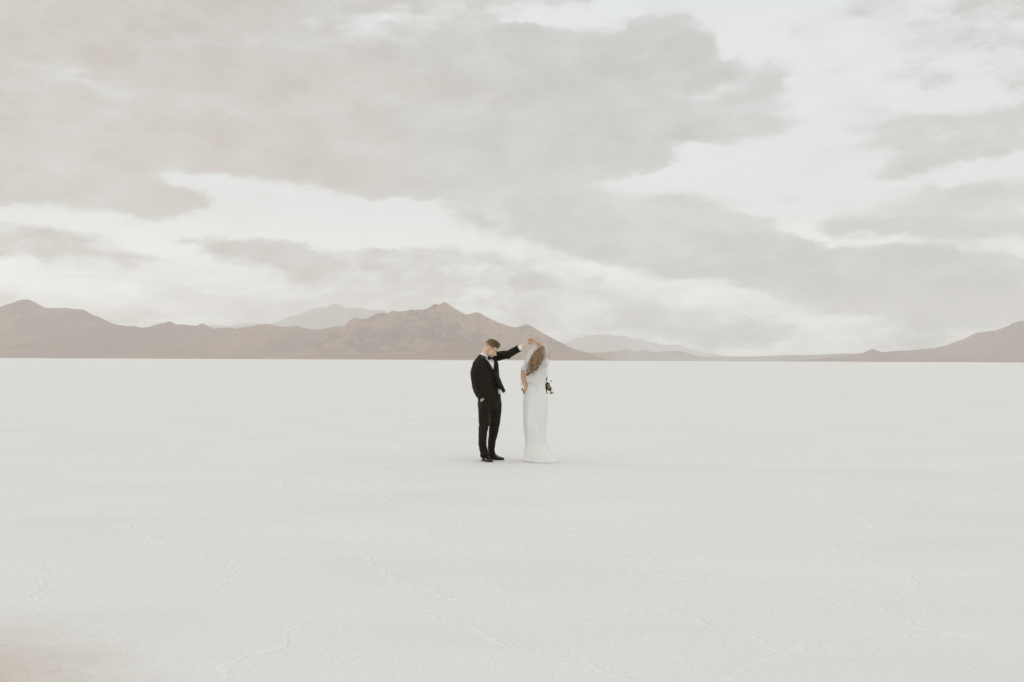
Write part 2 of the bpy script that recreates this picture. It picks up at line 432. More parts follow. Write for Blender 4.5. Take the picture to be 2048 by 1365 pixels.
# ------------------------------------------------------------------ air between here and the mountains
def build_haze():
    bm = bmesh.new()
    bmesh.ops.create_cube(bm, size=1.0)
    me = bpy.data.meshes.new('haze'); 
    for v in bm.verts:
        v.co.x *= 40000
        v.co.y = v.co.y * 25600 + 7600
        v.co.z = v.co.z * 1150 + 1150 / 2 - 1.2
    bm.to_mesh(me); bm.free()
    m = bpy.data.materials.new('haze_air'); m.use_nodes = True
    k = NT(m.node_tree)
    v = k.n('ShaderNodeVolumePrincipled')
    v.inputs['Color'].default_value = (.98, .98, .972, 1)
    v.inputs['Density'].default_value = 7.6e-5
    v.inputs['Anisotropy'].default_value = 0.0
    o_ = k.n('ShaderNodeOutputMaterial')
    k.link(v.outputs[0], o_.inputs['Volume'])
    o = link('haze', me, m)
    tag(o, kind='stuff')
build_haze()

# ------------------------------------------------------------------ modelling tools for the couple
def V3(*a): return Vector(a)

def catmull(pts, n):
    """resample a list of equal length tuples to n rows"""
    P = np.array(pts, float)
    if len(P) == 2:
        t = np.linspace(0, 1, n)[:, None]
        return P[0] * (1 - t) + P[1] * t
    Q = np.vstack([2 * P[0] - P[1], P, 2 * P[-1] - P[-2]])
    seg = np.linalg.norm(np.diff(P[:, :3], axis=0), axis=1) ** .6 + 1e-9
    u = np.concatenate([[0], np.cumsum(seg)]); u /= u[-1]
    out = []
    for t in np.linspace(0, 1, n):
        i = min(max(int(np.searchsorted(u, t, side='right')) - 1, 0), len(P) - 2)
        s = (t - u[i]) / (u[i + 1] - u[i])
        a, b, c, d = Q[i], Q[i + 1], Q[i + 2], Q[i + 3]
        out.append(.5 * ((2 * b) + (-a + c) * s + (2 * a - 5 * b + 4 * c - d) * s * s + (-a + 3 * b - 3 * c + d) * s ** 3))
    return np.array(out)

class Geo:
    """collects closed tubes and ellipsoids as raw arrays"""
    def __init__(self): self.V = []; self.F = []
    def add(self, V, F):
        o = len(self.V)
        self.V += [tuple(v) for v in V]
        self.F += [tuple(i + o for i in f) for f in F]
    def tube(self, pts, seg=14, rings=None, side=None, caps=True, round_caps=True):
        """pts: (x,y,z,ra[,rb]); ra is measured along `side`, rb across it"""
        pts = [tuple(q) + (q[3],) if len(q) == 4 else tuple(q) for q in pts]
        n = rings or max(2, len(pts) * 5)
        C = catmull(pts, n)
        pos, rad = C[:, :3], np.maximum(C[:, 3:5], 1e-4)
        T = np.gradient(pos, axis=0); T /= np.linalg.norm(T, axis=1)[:, None] + 1e-12
        if side is None:
            side = (1, 0, 0) if abs(T[0][0]) < .8 else (0, 1, 0)
        s = np.array(side, float)
        rows = []
        def ring(c, t, ra, rb):
            nonlocal s
            a = s - t * s.dot(t)
            if np.linalg.norm(a) < 1e-4: a = np.cross(t, (0.3, .5, .8))
            a /= np.linalg.norm(a)
            s = a * .5 + s * .5 if side is None else s
            b = np.cross(t, a)
            return [c + a * ra * math.cos(2 * math.pi * k / seg) + b * rb * math.sin(2 * math.pi * k / seg) for k in range(seg)]
        if caps and round_caps:
            for q in (1.0, .85, .5):
                f = math.sqrt(max(0, 1 - q * q)) if q < 1 else .12
                rows.append(ring(pos[0] - T[0] * min(rad[0]) * q, T[0], rad[0][0] * f, rad[0][1] * f))
        for i in range(n): rows.append(ring(pos[i], T[i], rad[i][0], rad[i][1]))
        if caps and round_caps:
            for q in (.5, .85, 1.0):
                f = math.sqrt(max(0, 1 - q * q)) if q < 1 else .12
                rows.append(ring(pos[-1] + T[-1] * min(rad[-1]) * q, T[-1], rad[-1][0] * f, rad[-1][1] * f))
        Vv = [v for r in rows for v in r]; F = []
        for i in range(len(rows) - 1):
            for k in range(seg):
                F.append((i * seg + k, i * seg + (k + 1) % seg, (i + 1) * seg + (k + 1) % seg, (i + 1) * seg + k))
        if caps:
            F.append(tuple(range(seg))[::-1]); F.append(tuple((len(rows) - 1) * seg + k for k in range(seg)))
        self.add(Vv, F)
    def ball(self, c, r, frame=None, nu=16, nv=12):
        fr = frame if frame is not None else np.eye(3)       # rows are the three axes
        r = (r, r, r) if isinstance(r, (int, float)) else r
        Vv = [np.array(c) + fr[2] * r[2]]
        for i in range(1, nv):
            th = math.pi * i / nv
            for j in range(nu):
                ph = 2 * math.pi * j / nu
                Vv.append(np.array(c) + fr[0] * r[0] * math.sin(th) * math.cos(ph) + fr[1] * r[1] * math.sin(th) * math.sin(ph) + fr[2] * r[2] * math.cos(th))
        Vv.append(np.array(c) - fr[2] * r[2])
        F = [(0, 1 + j, 1 + (j + 1) % nu) for j in range(nu)]
        for i in range(nv - 2):
            for j in range(nu):
                a = 1 + i * nu + j; b = 1 + i * nu + (j + 1) % nu
                F.append((a, a + nu, b + nu, b))
        l = len(Vv) - 1; s_ = 1 + (nv - 2) * nu
        F += [(s_ + j, l, s_ + (j + 1) % nu) for j in range(nu)]
        self.add(Vv, F)
    def mesh(self, name): 
        return from_arrays(name, self.V, self.F)

def fuse(geo, voxel, smooth=3, name='fused'):
    """one continuous skin over overlapping solids -> (V, F) arrays"""
    me = geo.mesh(name)
    o = bpy.data.objects.new(name, me); COL.objects.link(o)
    r = o.modifiers.new('r', 'REMESH'); r.mode = 'VOXEL'; r.voxel_size = voxel
    s = o.modifiers.new('s', 'SMOOTH'); s.factor = .5; s.iterations = smooth
    dg = bpy.context.evaluated_depsgraph_get()
    em = bpy.data.meshes.new_from_object(o.evaluated_get(dg))
    n = len(em.vertices)
    V = np.empty(n * 3); em.vertices.foreach_get('co', V); V = V.reshape(-1, 3)
    F = [tuple(p_.vertices) for p_ in em.polygons]
    bpy.data.objects.remove(o); bpy.data.meshes.remove(em)
    return V, F

def normals(V, F):
    F4 = np.array([f if len(f) == 4 else (f[0], f[1], f[2], f[2]) for f in F])
    a = V[F4[:, 2]] - V[F4[:, 0]]; b = V[F4[:, 3]] - V[F4[:, 1]]
    fn = np.cross(a, b)
    N = np.zeros_like(V)
    for k_ in range(4): np.add.at(N, F4[:, k_], fn)
    return N / (np.linalg.norm(N, axis=1)[:, None] + 1e-12)

def cut(V, F, keep):
    """keep(Vc) -> bool array over face centres"""
    F4 = np.array([f if len(f) == 4 else (f[0], f[1], f[2], f[2]) for f in F])
    cen = V[F4].mean(1)
    m = keep(cen)
    F2 = [f for f, k_ in zip(F, m) if k_]
    used = np.unique([i for f in F2 for i in f])
    mp = -np.ones(len(V), int); mp[used] = np.arange(len(used))
    return V[used], [tuple(mp[list(f)]) for f in F2]

def sheet_mesh(name, V, F, thick):
    me = from_arrays(name, V, F)
    o = bpy.data.objects.new(name, me); COL.objects.link(o)
    s = o.modifiers.new('t', 'SOLIDIFY'); s.thickness = thick; s.offset = -1
    dg = bpy.context.evaluated_depsgraph_get()
    em = bpy.data.meshes.new_from_object(o.evaluated_get(dg))
    bpy.data.objects.remove(o); bpy.data.meshes.remove(me)
    em.name = name
    em.polygons.foreach_set('use_smooth', [True] * len(em.polygons))
    return em

# metres in the plane where the couple stand (14.5 m from the camera): the foot point of each figure and its joints
YP = 14.5
MPP = (YP / FPX)
def q(px, py, dy=0.0):
    """a joint measured on the photograph, `dy` metres behind the couple's plane"""
    d = YP + dy
    return ((px - 1024) / FPX * d, d, CAM_H + (720.5 - py) / FPX * d)

def cloth_mat(name, colr, rough=.85, sheen=.3, weave=900):
    m, k, b = new_mat(name)
    co = objco(k)
    n = k.noise(co, 18, 4, .6)
    c = k.mix(k.maprange(n, .3, .7), tuple(x * .85 for x in colr), tuple(min(1, x * 1.15) for x in colr))
    k.link(c, b.inputs['Base Color'])
    b.inputs['Roughness'].default_value = rough
    b.inputs['Specular IOR Level'].default_value = .15
    b.inputs['Sheen Weight'].default_value = sheen
    b.inputs['Sheen Tint'].default_value = (.7, .6, .5, 1)
    bump(k, b, k.noise(co, weave, 2, .5), .2, .001)
    return m

def skin_mat(name, colr, red):
    m, k, b = new_mat(name)
    co = objco(k)
    c = k.mix(k.maprange(k.noise(co, 24, 4, .6), .35, .7), colr, red)
    k.link(c, b.inputs['Base Color'])
    b.inputs['Roughness'].default_value = .55
    b.inputs['Subsurface Weight'].default_value = .12
    b.inputs['Subsurface Radius'].default_value = (.012, .005, .003)
    return m

def hair_mat(name, dark, light, scale=120):
    m, k, b = new_mat(name)
    co = objco(k)
    n = k.noise(k.vmath('MULTIPLY', co, (1, 1, .22)), scale, 4, .6)
    k.link(k.ramp(n, [(.32, dark), (.68, light)]), b.inputs['Base Color'])
    b.inputs['Roughness'].default_value = .5
    bump(k, b, n, .5, .003)
    return m

def fold(V, N, amp, scale, stretch, off, mask=None):
    n = vnoise(V, scale, 3, off, stretch)
    n = 1 - np.abs(n) * 2.2
    if mask is not None: n = n * mask
    return V + N * (n * amp)[:, None]

def empty(name, loc):
    o = bpy.data.objects.new(name, None); COL.objects.link(o)
    o.location = loc; o.empty_display_size = .2
    return o

def child(name, me, mat, root):
    """mesh given in world coordinates, stored relative to the figure's foot point"""
    me.transform(Matrix.Translation(-root.location))
    return link(name, me, mat, root)

# ------------------------------------------------------------------ the man
MX = (982 - 1024) / FPX * YP
M_ROOT = empty('person', (MX, YP, 0))
tag(M_ROOT, 'man in black suit and bow tie, head bowed, one hand in his pocket', 'person', 'couple dancing on the salt flat')

YAW = R(50)
fF = np.array([math.sin(YAW), -math.cos(YAW), 0]); fS = np.array([math.cos(YAW), math.sin(YAW), 0])   # his front, his left
M0 = np.array([MX, YP, 0.0])
def m_axis(z): return np.interp(z, [.75, .80, 1.0, 1.2, 1.36, 1.47, 1.56], [.0, -.005, -.012, -.050, -.078, -.088, -.094])
def m_a(z): return np.interp(z, [.78, .86, .95, 1.06, 1.2, 1.33, 1.41, 1.46, 1.50, 1.53], [.17, .178, .172, .158, .168, .192, .195, .175, .12, .07])
def m_b(z): return np.interp(z, [.78, .86, .95, 1.06, 1.2, 1.33, 1.41, 1.46, 1.50, 1.53], [.125, .132, .125, .118, .126, .134, .125, .108, .08, .062])
def mb(s, f, z):
    return M0 + np.array([m_axis(z), 0, z]) + fS * s + fF * f
def m_front(s, z, off):
    a, b_ = m_a(z) + off, m_b(z) + off
    return mb(s, b_ * math.sqrt(max(0, 1 - (s / a) ** 2)), z)
def m_local(P):
    """world points -> side, front, height in his body frame"""
    D = P - M0
    z = D[:, 2]
    D = D.copy(); D[:, 0] -= m_axis(z)
    return D @ fS, D @ fF, z
def torso(g, off, z0, z1, n=9, round_caps=False):
    zs = np.linspace(z0, z1, n)
    g.tube([(*mb(0, 0, z), m_a(z) + off, m_b(z) + off) for z in zs], seg=36, rings=n * 4, side=tuple(fS), round_caps=round_caps)

RS = q(953, 728.5, -.10); RE = q(953.8, 769, -.06); RW = q(965.5, 800, -.17)           # his right arm, hand in pocket
LS = q(990, 713.5, .13); LE = q(1016, 709.5, .03); LC = q(1039, 696.5, -.07); LW = q(1047.3, 693.2, -.10)
RH, RK, RA = q(969.5, 806, -.07), q(967, 862, -.13), q(969, 903, -.02)
LH, LK, LA = q(990.5, 806, .08), q(988.5, 860, .07), q(983.6, 901, .19)

# head frame
hy, hp = R(68), R(34)
hF = np.array([math.sin(hy) * math.cos(hp), -math.cos(hy) * math.cos(hp), -math.sin(hp)])
hL = np.array([math.cos(hy), math.sin(hy), 0.0])
hU = np.cross(hF, hL)
HC = np.array(q(981.8, 698.3, -.05))
HS = 1.06
def hh(f, l, u): return HC + (hF * f + hL * l + hU * u) * HS
HFR = np.array([hF, hL, hU])
HSC = HFR * HS

def head_solids(g, P, FR, female=False):
    def h(f, l, u): return P + FR[0] * f + FR[1] * l + FR[2] * u
    g.ball(h(-.016, 0, .034), (.099, .077, .086), FR, 24, 16)
    g.ball(h(.028, 0, -.022), (.062, .064, .085), FR, 24, 16)
    g.ball(h(.034, 0, -.075), (.052, .050, .036), FR)
    g.ball(h(.070, 0, -.100), (.021, .024, .019), FR)
    for s in (-1, 1):
        g.ball(h(.072, s * .028, .016), (.016, .026, .009), FR)
        g.ball(h(.058, s * .040, -.028), (.027, .022, .024), FR)
        g.ball(h(.010, s * .052, -.070), (.040, .014, .026), FR)
        g.ball(h(.070, s * .031, -.003), (.014, .016, .010), FR)
        g.tube([(*h(-.004, s * .074, .012), .012, .006), (*h(-.014, s * .083, .014), .014, .005), (*h(-.012, s * .082, -.012), .012, .005), (*h(-.002, s * .076, -.034), .008, .005)], seg=10, side=tuple(FR[0]))
    g.tube([(*h(.080, 0, .012), .008), (*h(.096, 0, -.012), .010), (*h(.108, 0, -.030), .0125)], seg=10)
    for s in (-1, 1): g.ball(h(.096, s * .011, -.035), (.010, .008, .007), FR)
    g.tube([(*h(.074, -.024, -.060), .004), (*h(.088, 0, -.056), .0065), (*h(.074, .024, -.060), .004)], seg=8)
    g.tube([(*h(.072, -.020, -.068), .004), (*h(.085, 0, -.070), .0065), (*h(.072, .020, -.068), .004)], seg=8)

def chain(g, pts, r0=.0092, r1=.0072):
    n = len(pts)
    g.tube([(*p_, r0 + (r1 - r0) * i / (n - 1)) for i, p_ in enumerate(pts)], seg=10, rings=n * 4)

# --- body: one continuous skin from head to ankles
g = Geo()
head_solids(g, HC, HSC)
g.tube([(*hh(-.022, 0, .015), .050, .050), (*hh(-.040, 0, -.055), .056, .060), (*mb(0, .030, 1.535), .060, .064), (*mb(0, .0, 1.46), .075, .07)], seg=20, side=tuple(fS), round_caps=False)
torso(g, -.018, .90, 1.47)
g.ball(mb(-.13, 0, 1.40), .045); g.ball(mb(.13, 0, 1.42), .045)
g.tube([(*RS, .044), (*RE, .042), (*RW, .028)], seg=14)
g.tube([(*LS, .05), (*LE, .041), (*LC, .033), (*LW, .026, .023)], seg=14)
g.tube([(*RH, .075), (*q(968.5, 828, -.10), .060), (*q(969, 843, -.12), .052), (*RK, .044), (*q(966, 884, -.07), .040), (*RA, .034), (RA[0], RA[1], .10, .033)], seg=16)
g.tube([(*LH, .075), (*q(991.5, 826, .08), .062), (*q(990.3, 843, .07), .054), (*LK, .046), (*q(984.6, 883, .14), .038), (*LA, .032), (LA[0], LA[1], .10, .031)], seg=16)
# pocket hand
g.tube([(*q(965, 801, -.172), .020, .030), (*q(966.3, 804.5, -.155), .016, .026)], side=tuple(fF))
# outstretched hand: palm, four fingers, thumb
g.tube([(*LW, .024, .020), (*q(1051.5, 689.8, -.11), .030, .016), (*q(1056.5, 685.8, -.115), .036, .014)], side=(0, 1, 0), seg=16)
chain(g, [q(1055.5, 684.4, -.150), q(1059.5, 682.0, -.155), q(1063.5, 681.0, -.150), q(1067.5, 681.0, -.140)])
chain(g, [q(1056.5, 685.2, -.128), q(1061, 683.2, -.130), q(1065, 683.0, -.124), q(1068, 684.2, -.116)])
chain(g, [q(1056.5, 686.0, -.104), q(1061, 684.8, -.104), q(1064.5, 685.6, -.098), q(1066.5, 687.4, -.092)])
chain(g, [q(1055.8, 687.0, -.082), q(1059.5, 686.8, -.080), q(1062.3, 687.8, -.076), q(1063.6, 689.4, -.074)], .0075, .006)
chain(g, [q(1049.5, 691.0, -.145), q(1054, 690.6, -.162), q(1058.5, 689.2, -.160), q(1062.3, 688.2, -.150)], .010, .0075)
bV, bF = fuse(g, .0040, 2, 'man_body')
m_skin = skin_mat('fair_skin', (.70, .52, .385), (.66, .44, .32))
child('body', from_arrays('body', bV, bF), m_skin, M_ROOT)

# --- face details
def head_local(P): 
    D = (P - HC) / HS
    return D @ hF, D @ hL, D @ hU
hv, hf_ = cut(bV, bF, lambda c: np.linalg.norm(c - HC, axis=1) < .17)
hn = normals(hv, hf_)
m_beard = hair_mat('stubble', (.46, .32, .21), (.60, .45, .32), 400)
def beard_keep(c):
    f, l, u = head_local(c)
    low = (u < -.062 + .0 * f) & (f > -.005) & (u > -.125)
    side = (f > -.002) & (f < .028) & (u < -.02) & (np.abs(l) > .045)
    lips = (f > .068) & (u > -.078) & (np.abs(l) < .024)
    mous = (f > .078) & (u < -.042) & (u > -.052) & (np.abs(l) < .03)
    return ((low | side) & ~lips) | mous
v_, f_ = cut(hv + hn * .0012, hf_, beard_keep)
child('beard', from_arrays('beard', v_, f_), m_beard, M_ROOT)
# hair: cropped sides fading into the skin, longer swept top
def hairline(c):
    f, l, u = head_local(c)
    return f, l, u
def side_keep(c):
    f, l, u = head_local(c)
    return (u > np.where(f < -.02, -.012, .022)) & (f < .052) & (np.abs(l) > -1) & ~((f > -.03) & (f < .01) & (u < .035) & (np.abs(l) > .07))
v_, f_ = cut(hv + hn * .0022, hf_, side_keep)
m_fade, k, b = new_mat('cropped_hair')
co = objco(k)
d_ = k.vmath('DOT_PRODUCT', k.vmath('SUBTRACT', co, tuple(HC - np.array(M_ROOT.location))), tuple(hU))
nz = k.noise(co, 300, 3, .6)
c_ = k.ramp(k.math('MULTIPLY_ADD', k.math('SUBTRACT', nz, .5), .01, d_), [(.0, (.62, .46, .33)), (.030, (.46, .32, .215)), (.064, (.17, .105, .058))])
k.link(c_, b.inputs['Base Color']); b.inputs['Roughness'].default_value = .7
child('cropped_hair', from_arrays('cropped_hair', v_, f_), m_fade, M_ROOT)
def top_keep(c):
    f, l, u = head_local(c)
    return (u > np.where(f > .02, .068, .064 - .10 * f)) & (f < .080)
v_, f_ = cut(hv, hf_, top_keep)
n_ = normals(v_, f_)
f0, l0, u0 = head_local(v_)
lift = .012 + .014 * np.clip((f0 + .05) / .12, 0, 1)
edge = np.clip((u0 - np.where(f0 > .02, .068, .064 - .10 * f0)) / .022, 0, 1) ** .6
lift = lift + .012 * np.clip((f0 - .02) / .05, 0, 1)
tex = vnoise(v_, 45, 3, 4.0)
v2 = v_ + (n_ * .55 + hU * .45) * ((lift * edge + .0035 * tex) )[:, None] + hF * (.004 * np.clip((f0 - .01) / .06, 0, 1) * edge)[:, None]
hg = Geo()
hg.add(v2, f_)
rnd = random.Random(5)
for i in range(210):
    j = rnd.randrange(len(v2))
    a_ = Vector(v2[j] - n_[j] * .004)
    sw = Vector(hF) * (.014 + rnd.random() * .010) + Vector(n_[j]) * (.002 + .006 * rnd.random()) + Vector(hL) * rnd.uniform(-.008, .008)
    b_ = a_ + sw * .55 + Vector(n_[j]) * .005
    c2 = a_ + sw - Vector(hU) * .003
    hg.tube([(*a_, .0042), (*b_, .0036), (*c2, .0010)], seg=5, rings=5)
m_hair = hair_mat('brown_hair', (.055, .034, .018), (.22, .140, .075), 260)
child('hair', from_arrays('hair', hg.V, hg.F), m_hair, M_ROOT)
m_dark = hair_mat('brow_hair', (.12, .075, .045), (.20, .13, .08), 300)
for s in (-1, 1):
    eg = Geo()
    eg.tube([(*hh(.089, s * .012, .019), .0028), (*hh(.089, s * .028, .024), .0034), (*hh(.076, s * .045, .020), .002)], seg=6)
    child('eyebrow', from_arrays('eyebrow', eg.V, eg.F), m_dark, M_ROOT)
    eg = Geo()
    eg.tube([(*hh(.084, s * .018, -.010), .0018), (*hh(.086, s * .030, -.0135), .0022), (*hh(.076, s * .043, -.008), .0018)], seg=6)
    child('eyelash', from_arrays('eyelash', eg.V, eg.F), m_dark, M_ROOT)

m_suit = cloth_mat('black_wool', (.0165, .0128, .0080), .82, .06)
m_vest = cloth_mat('black_waistcoat_wool', (.0120, .0098, .0068), .85, .05)
m_white = cloth_mat('white_cotton', (.80, .80, .80), .7, .1)
m_silk, k, b = new_mat('black_silk'); b.inputs['Base Color'].default_value = (.008, .007, .006, 1); b.inputs['Roughness'].default_value = .45
m_shoe, k, b = new_mat('polished_leather'); b.inputs['Roughness'].default_value = .28; b.inputs['Specular IOR Level'].default_value = .6
k.link(k.ramp(k.noise(objco(k), 30, 3, .5), [(.3, (.010, .007, .005)), (.7, (.022, .014, .009))]), b.inputs['Base Color'])
m_button, k, b = new_mat('horn_button'); b.inputs['Base Color'].default_value = (.10, .075, .045, 1); b.inputs['Roughness'].default_value = .35

# --- shirt: body, collar, cuffs
g = Geo()
torso(g, .004, .90, 1.49)
g.tube([(*mb(0, .0, 1.46), .075, .070), (*mb(0, .016, 1.53), .070, .072), (*mb(0, .030, 1.575), .066, .072)], seg=28, side=tuple(fS), round_caps=False)
sV, sF = fuse(g, .0055, 2)
sV, sF = cut(sV, sF, lambda c: ~((c[:, 2] > 1.566) & (np.abs(m_local(c)[0]) < .056) & (np.abs(m_local(c)[1] - .03) < .062)) & ~((m_local(c)[1] > .05) & (c[:, 2] > 1.56 - (m_local(c)[1] - .05) * 1.2)))
me = from_arrays('shirt', sV, sF)
g2 = Geo()
for s in (-1, 1):       # collar wings folding over
    pts = [(mb(s * .070, -.01, 1.568), .004), (mb(s * .064, .055, 1.548), .004), (mb(s * .030, .098, 1.512), .004), (mb(s * .014, .110, 1.492), .003)]
    g2.tube([(*p_, .005, .018) for p_, r_ in pts], side=tuple(fF), seg=10)
g2.tube([(*q(1036.5, 697.6, -.062), .041), (*q(1041.5, 695.8, -.078), .0395), (*q(1045.6, 693.9, -.092), .038)], seg=20, round_caps=False)
# shirt tail showing below the waistcoat point
g2.tube([(*m_front(.050, 1.045, .016), .012, .004), (*m_front(.055, 1.01, .019), .018, .004), (*m_front(.048, .980, .017), .008, .004)], side=tuple(fS), seg=10)
sg = Geo(); sg.add(sV, sF); sg.add(g2.V, g2.F)
child('shirt', from_arrays('shirt', sg.V, sg.F), m_white, M_ROOT)

# --- waistcoat
g = Geo()
torso(g, .013, .965, 1.47)
wV, wF = fuse(g, .006, 3)
def vest_keep(c):
    s, f, z = m_local(c)
    v_open = (f > 0) & (np.abs(s) < np.maximum(0, (z - 1.325) * .56))
    hem = (f > 0) & (z < .965 + .07 * np.clip(np.abs(s) / .05, 0, 1) * (1 - np.clip((np.abs(s) - .05) / .1, 0, 1)))
    return ~v_open & ~(z < .972) & ~(z > 1.455) & ~hem
wV, wF = cut(wV, wF, vest_keep)
child('waistcoat', sheet_mesh('waistcoat', wV, wF, .004), m_vest, M_ROOT)

# --- bow tie
g = Geo()
BT = np.array(mb(.0, .122, 1.502)); BT[2] -= .002
for s in (-1, 1):
    g.tube([(*(BT + fS * s * .004), .006, .010), (*(BT + fS * s * .030 + fF * .006), .008, .021), (*(BT + fS * s * .060 - fF * .004), .008, .030)], side=tuple(fF), seg=12, round_caps=False)
    g.tube([(*(BT + fS * s * .004 + fF * .008), .004, .010), (*(BT + fS * s * .050 + fF * .006 + np.array([0, 0, -.006])), .005, .025)], side=tuple(fF), seg=10, round_caps=False)
g.ball(BT + fF * .010, (.013, .010, .012), np.array([fS, fF, (0, 0, 1)]))
child('bow_tie', from_arrays('bow_tie', g.V, g.F), m_silk, M_ROOT)

# --- jacket
g = Geo()
torso(g, .026, .868, 1.495, 10)
g.tube([(*mb(-.015, -.012, 1.485), .070, .068), (*mb(-.10, -.005, 1.436), .050, .062), (*RS, .056, .060)], seg=18, side=(0, 0, 1))
g.tube([(*mb(.02, -.01, 1.48), .09, .075), (*mb(.10, .0, 1.475), .065, .068), (*LS, .066, .064)], seg=18, side=(0, 0, 1))
g.tube([(*RS, .060), (*q(951.5, 743, -.10), .070), (*q(951.8, 757, -.08), .066), (*RE, .066), (*q(957, 783, -.10), .060), (*q(962.5, 794, -.15), .050), (*q(964.5, 798.2, -.163), .047)], seg=20, rings=34, round_caps=False)
g.tube([(*LS, .074), (*q(1002, 711.8, .09), .066), (*LE, .056), (*q(1027, 703.3, -.02), .051), (*LC, .046), ], seg=20, rings=30, round_caps=False)
g.ball(mb(.16, 0, 1.40), (.07, .07, .08))
g.tube([(*mb(-.045, -.01, 1.505), .050), (*mb(-.11, -.01, 1.478), .046), (*(np.array(RS) + np.array([.02, 0, .008])), .046)], seg=14)
jV, jF = fuse(g, .0060, 4)
jN = normals(jV, jF)
s, f, z = m_local(jV)
armR = (s < -.17)
jV = fold(jV, jN, .0065, 7.0, (1, 1, .45), 3.0)
# pull creases that run from the button towards the hip, and bunching at the elbows
ang = np.arctan2(z - 1.265, -(s) + .02)
rr = np.hypot(z - 1.265, s)
pull = np.cos(ang * 17 + 1.2) * np.exp(-((rr - .12) / .09) ** 2) * (f > -.02) * (z < 1.27) * (z > .95)
jV = jV + jN * (pull * .0045)[:, None]
for c_ in (RE, LE):
    dd = np.linalg.norm(jV - np.array(c_), axis=1)
    jV = jV + jN * (np.cos(vnoise(jV, 9, 2, 7.0) * 14) * .006 * np.exp(-(dd / .10) ** 2))[:, None]
def jacket_keep(c):
    s, f, z = m_local(c)
    up = (f > .02) & (z >= 1.262) & (np.abs(s) < (z - 1.262) * .40 + .002)
    neck = (z > 1.478) & (np.abs(s) < .088) & (f > -.055)
    low = (f > 0) & (z < 1.262) & (s > -.004 - (1.262 - z) * .10 - np.maximum(0, 1.00 - z) * .45) & (s < .05 + (1.262 - z) * .9)
    capR = (np.linalg.norm(c - np.array(q(965.2, 799.6, -.168)), axis=1) < .043)
    capL = (np.linalg.norm(c - np.array(q(1039.8, 696.2, -.073)), axis=1) < .040)
    bottom = (z < .878) & (np.abs(s) < .20)
    armzone = (s < -.205)
    return ~up & ~neck & ~(low & ~armzone) & ~capR & ~capL & ~(bottom & ~armzone)
jV, jF = cut(jV, jF, jacket_keep)
jm = sheet_mesh('jacket', jV, jF, .006)
jg = Geo()
jg.V = [tuple(v.co) for v in jm.vertices]; jg.F = [tuple(p_.vertices) for p_ in jm.polygons]
# the left front panel blown open below the button: a curved double sheet
def panel(rows, thick=.007):
    nr, nc = len(rows), len(rows[0])
    A = np.array([[list(p_) for p_ in r] for r in rows])
    up = 5
    dense = []
    for r in range((nr - 1) * up + 1):
        i, t_ = divmod(r, up); t_ /= up
        a0 = A[min(i, nr - 1)]; a1 = A[min(i + 1, nr - 1)]
        dense.append(catmull(list(a0 * (1 - t_) + a1 * t_), 13))
    D = np.array(dense)
    V = D.reshape(-1, 3)
    F = grid_faces(D.shape[0], D.shape[1])
    m_ = sheet_mesh('p', V, F, thick)
    jg_o = len(jg.V)
    jg.V += [tuple(v.co) for v in m_.vertices]; jg.F += [tuple(i + jg_o for i in p_.vertices) for p_ in m_.polygons]
panel([
    [q(988.2, 748.5, -.15), q(990.5, 748, -.13), q(994, 746, -.07), q(996, 745, .03), q(993, 744, .10)],
    [q(989.4, 753, -.15), q(992, 753, -.14), q(997, 752, -.08), q(998, 751, .02), q(993, 750, .10)],
    [q(992, 760, -.15), q(996, 760, -.15), q(1000.5, 759, -.10), q(1001, 758, .0), q(995, 757, .09)],
    [q(995.5, 770, -.14), q(999.5, 771, -.16), q(1005.5, 770, -.12), q(1004.5, 769, -.02), q(997, 767, .07)],
    [q(999.5, 777, -.13), q(1003, 779.5, -.16), q(1009.5, 778, -.14), q(1006, 774, -.04), q(996, 774, .05)],
    [q(1003.5, 781.5, -.13), q(1006.8, 786.5, -.16), q(1011.6, 781.8, -.145), q(1007, 777, -.05), q(995.5, 778.5, .05)],
])
# lapels with their notch
def ribbon(pts, w0, w1):
    n = len(pts)
    jg.tube([(*p_, w0[i], .0045) for i, p_ in enumerate(pts)], side=tuple(w1), seg=10, rings=n * 5)
for s in (-1, 1):
    zs = [1.510, 1.47, 1.43, 1.38, 1.32, 1.272]
    ws = [.012, .024, .034, .033, .022, .006]
    pts = [m_front(s * ((z - 1.262) * .40 + w_ * .75), z, .034) for z, w_ in zip(zs, ws)]
    ribbon(pts, ws, fS * 1.0 + np.array([0, 0, .25 * s]))
jg.tube([(*mb(-.072, .02, 1.528), .006, .02), (*mb(-.074, -.035, 1.535), .007, .022), (*mb(0, -.080, 1.535), .007, .022), (*mb(.074, -.035, 1.540), .007, .022), (*mb(.072, .02, 1.53), .006, .02)], side=(.01, .01, -.0), seg=10, rings=26) if False else None
co_ = []
for ph in np.linspace(-2.35, 2.35, 17):      # stand of the collar round the back of the neck
    co_.append((*mb(math.sin(ph) * .077, .016 - math.cos(ph) * .072, 1.545 - .035 * (abs(ph) / 2.35) ** 2), .006, .026))
jg.tube(co_, side=(0, 0, 0.001), seg=8, rings=40)
# flap of the hip pocket
jg.tube([(*m_front(-.07, 1.005, .030), .010, .004), (*m_front(-.14, 1.000, .030), .010, .004)], side=(0, 0, 1), seg=8)
jo = child('jacket', from_arrays('jacket', jg.V, jg.F), m_suit, M_ROOT)
for z_, off_, s_ in ((1.258, .036, -.004), (1.150, .022, .004), (1.075, .022, .004)):
    bg_ = Geo(); bg_.ball(m_front(s_, z_, off_), (.0105, .004, .0105), np.array([fS, fF, (0, 0, 1)]), 12, 8)
    child('button', from_arrays('button', bg_.V, bg_.F), m_button, M_ROOT)

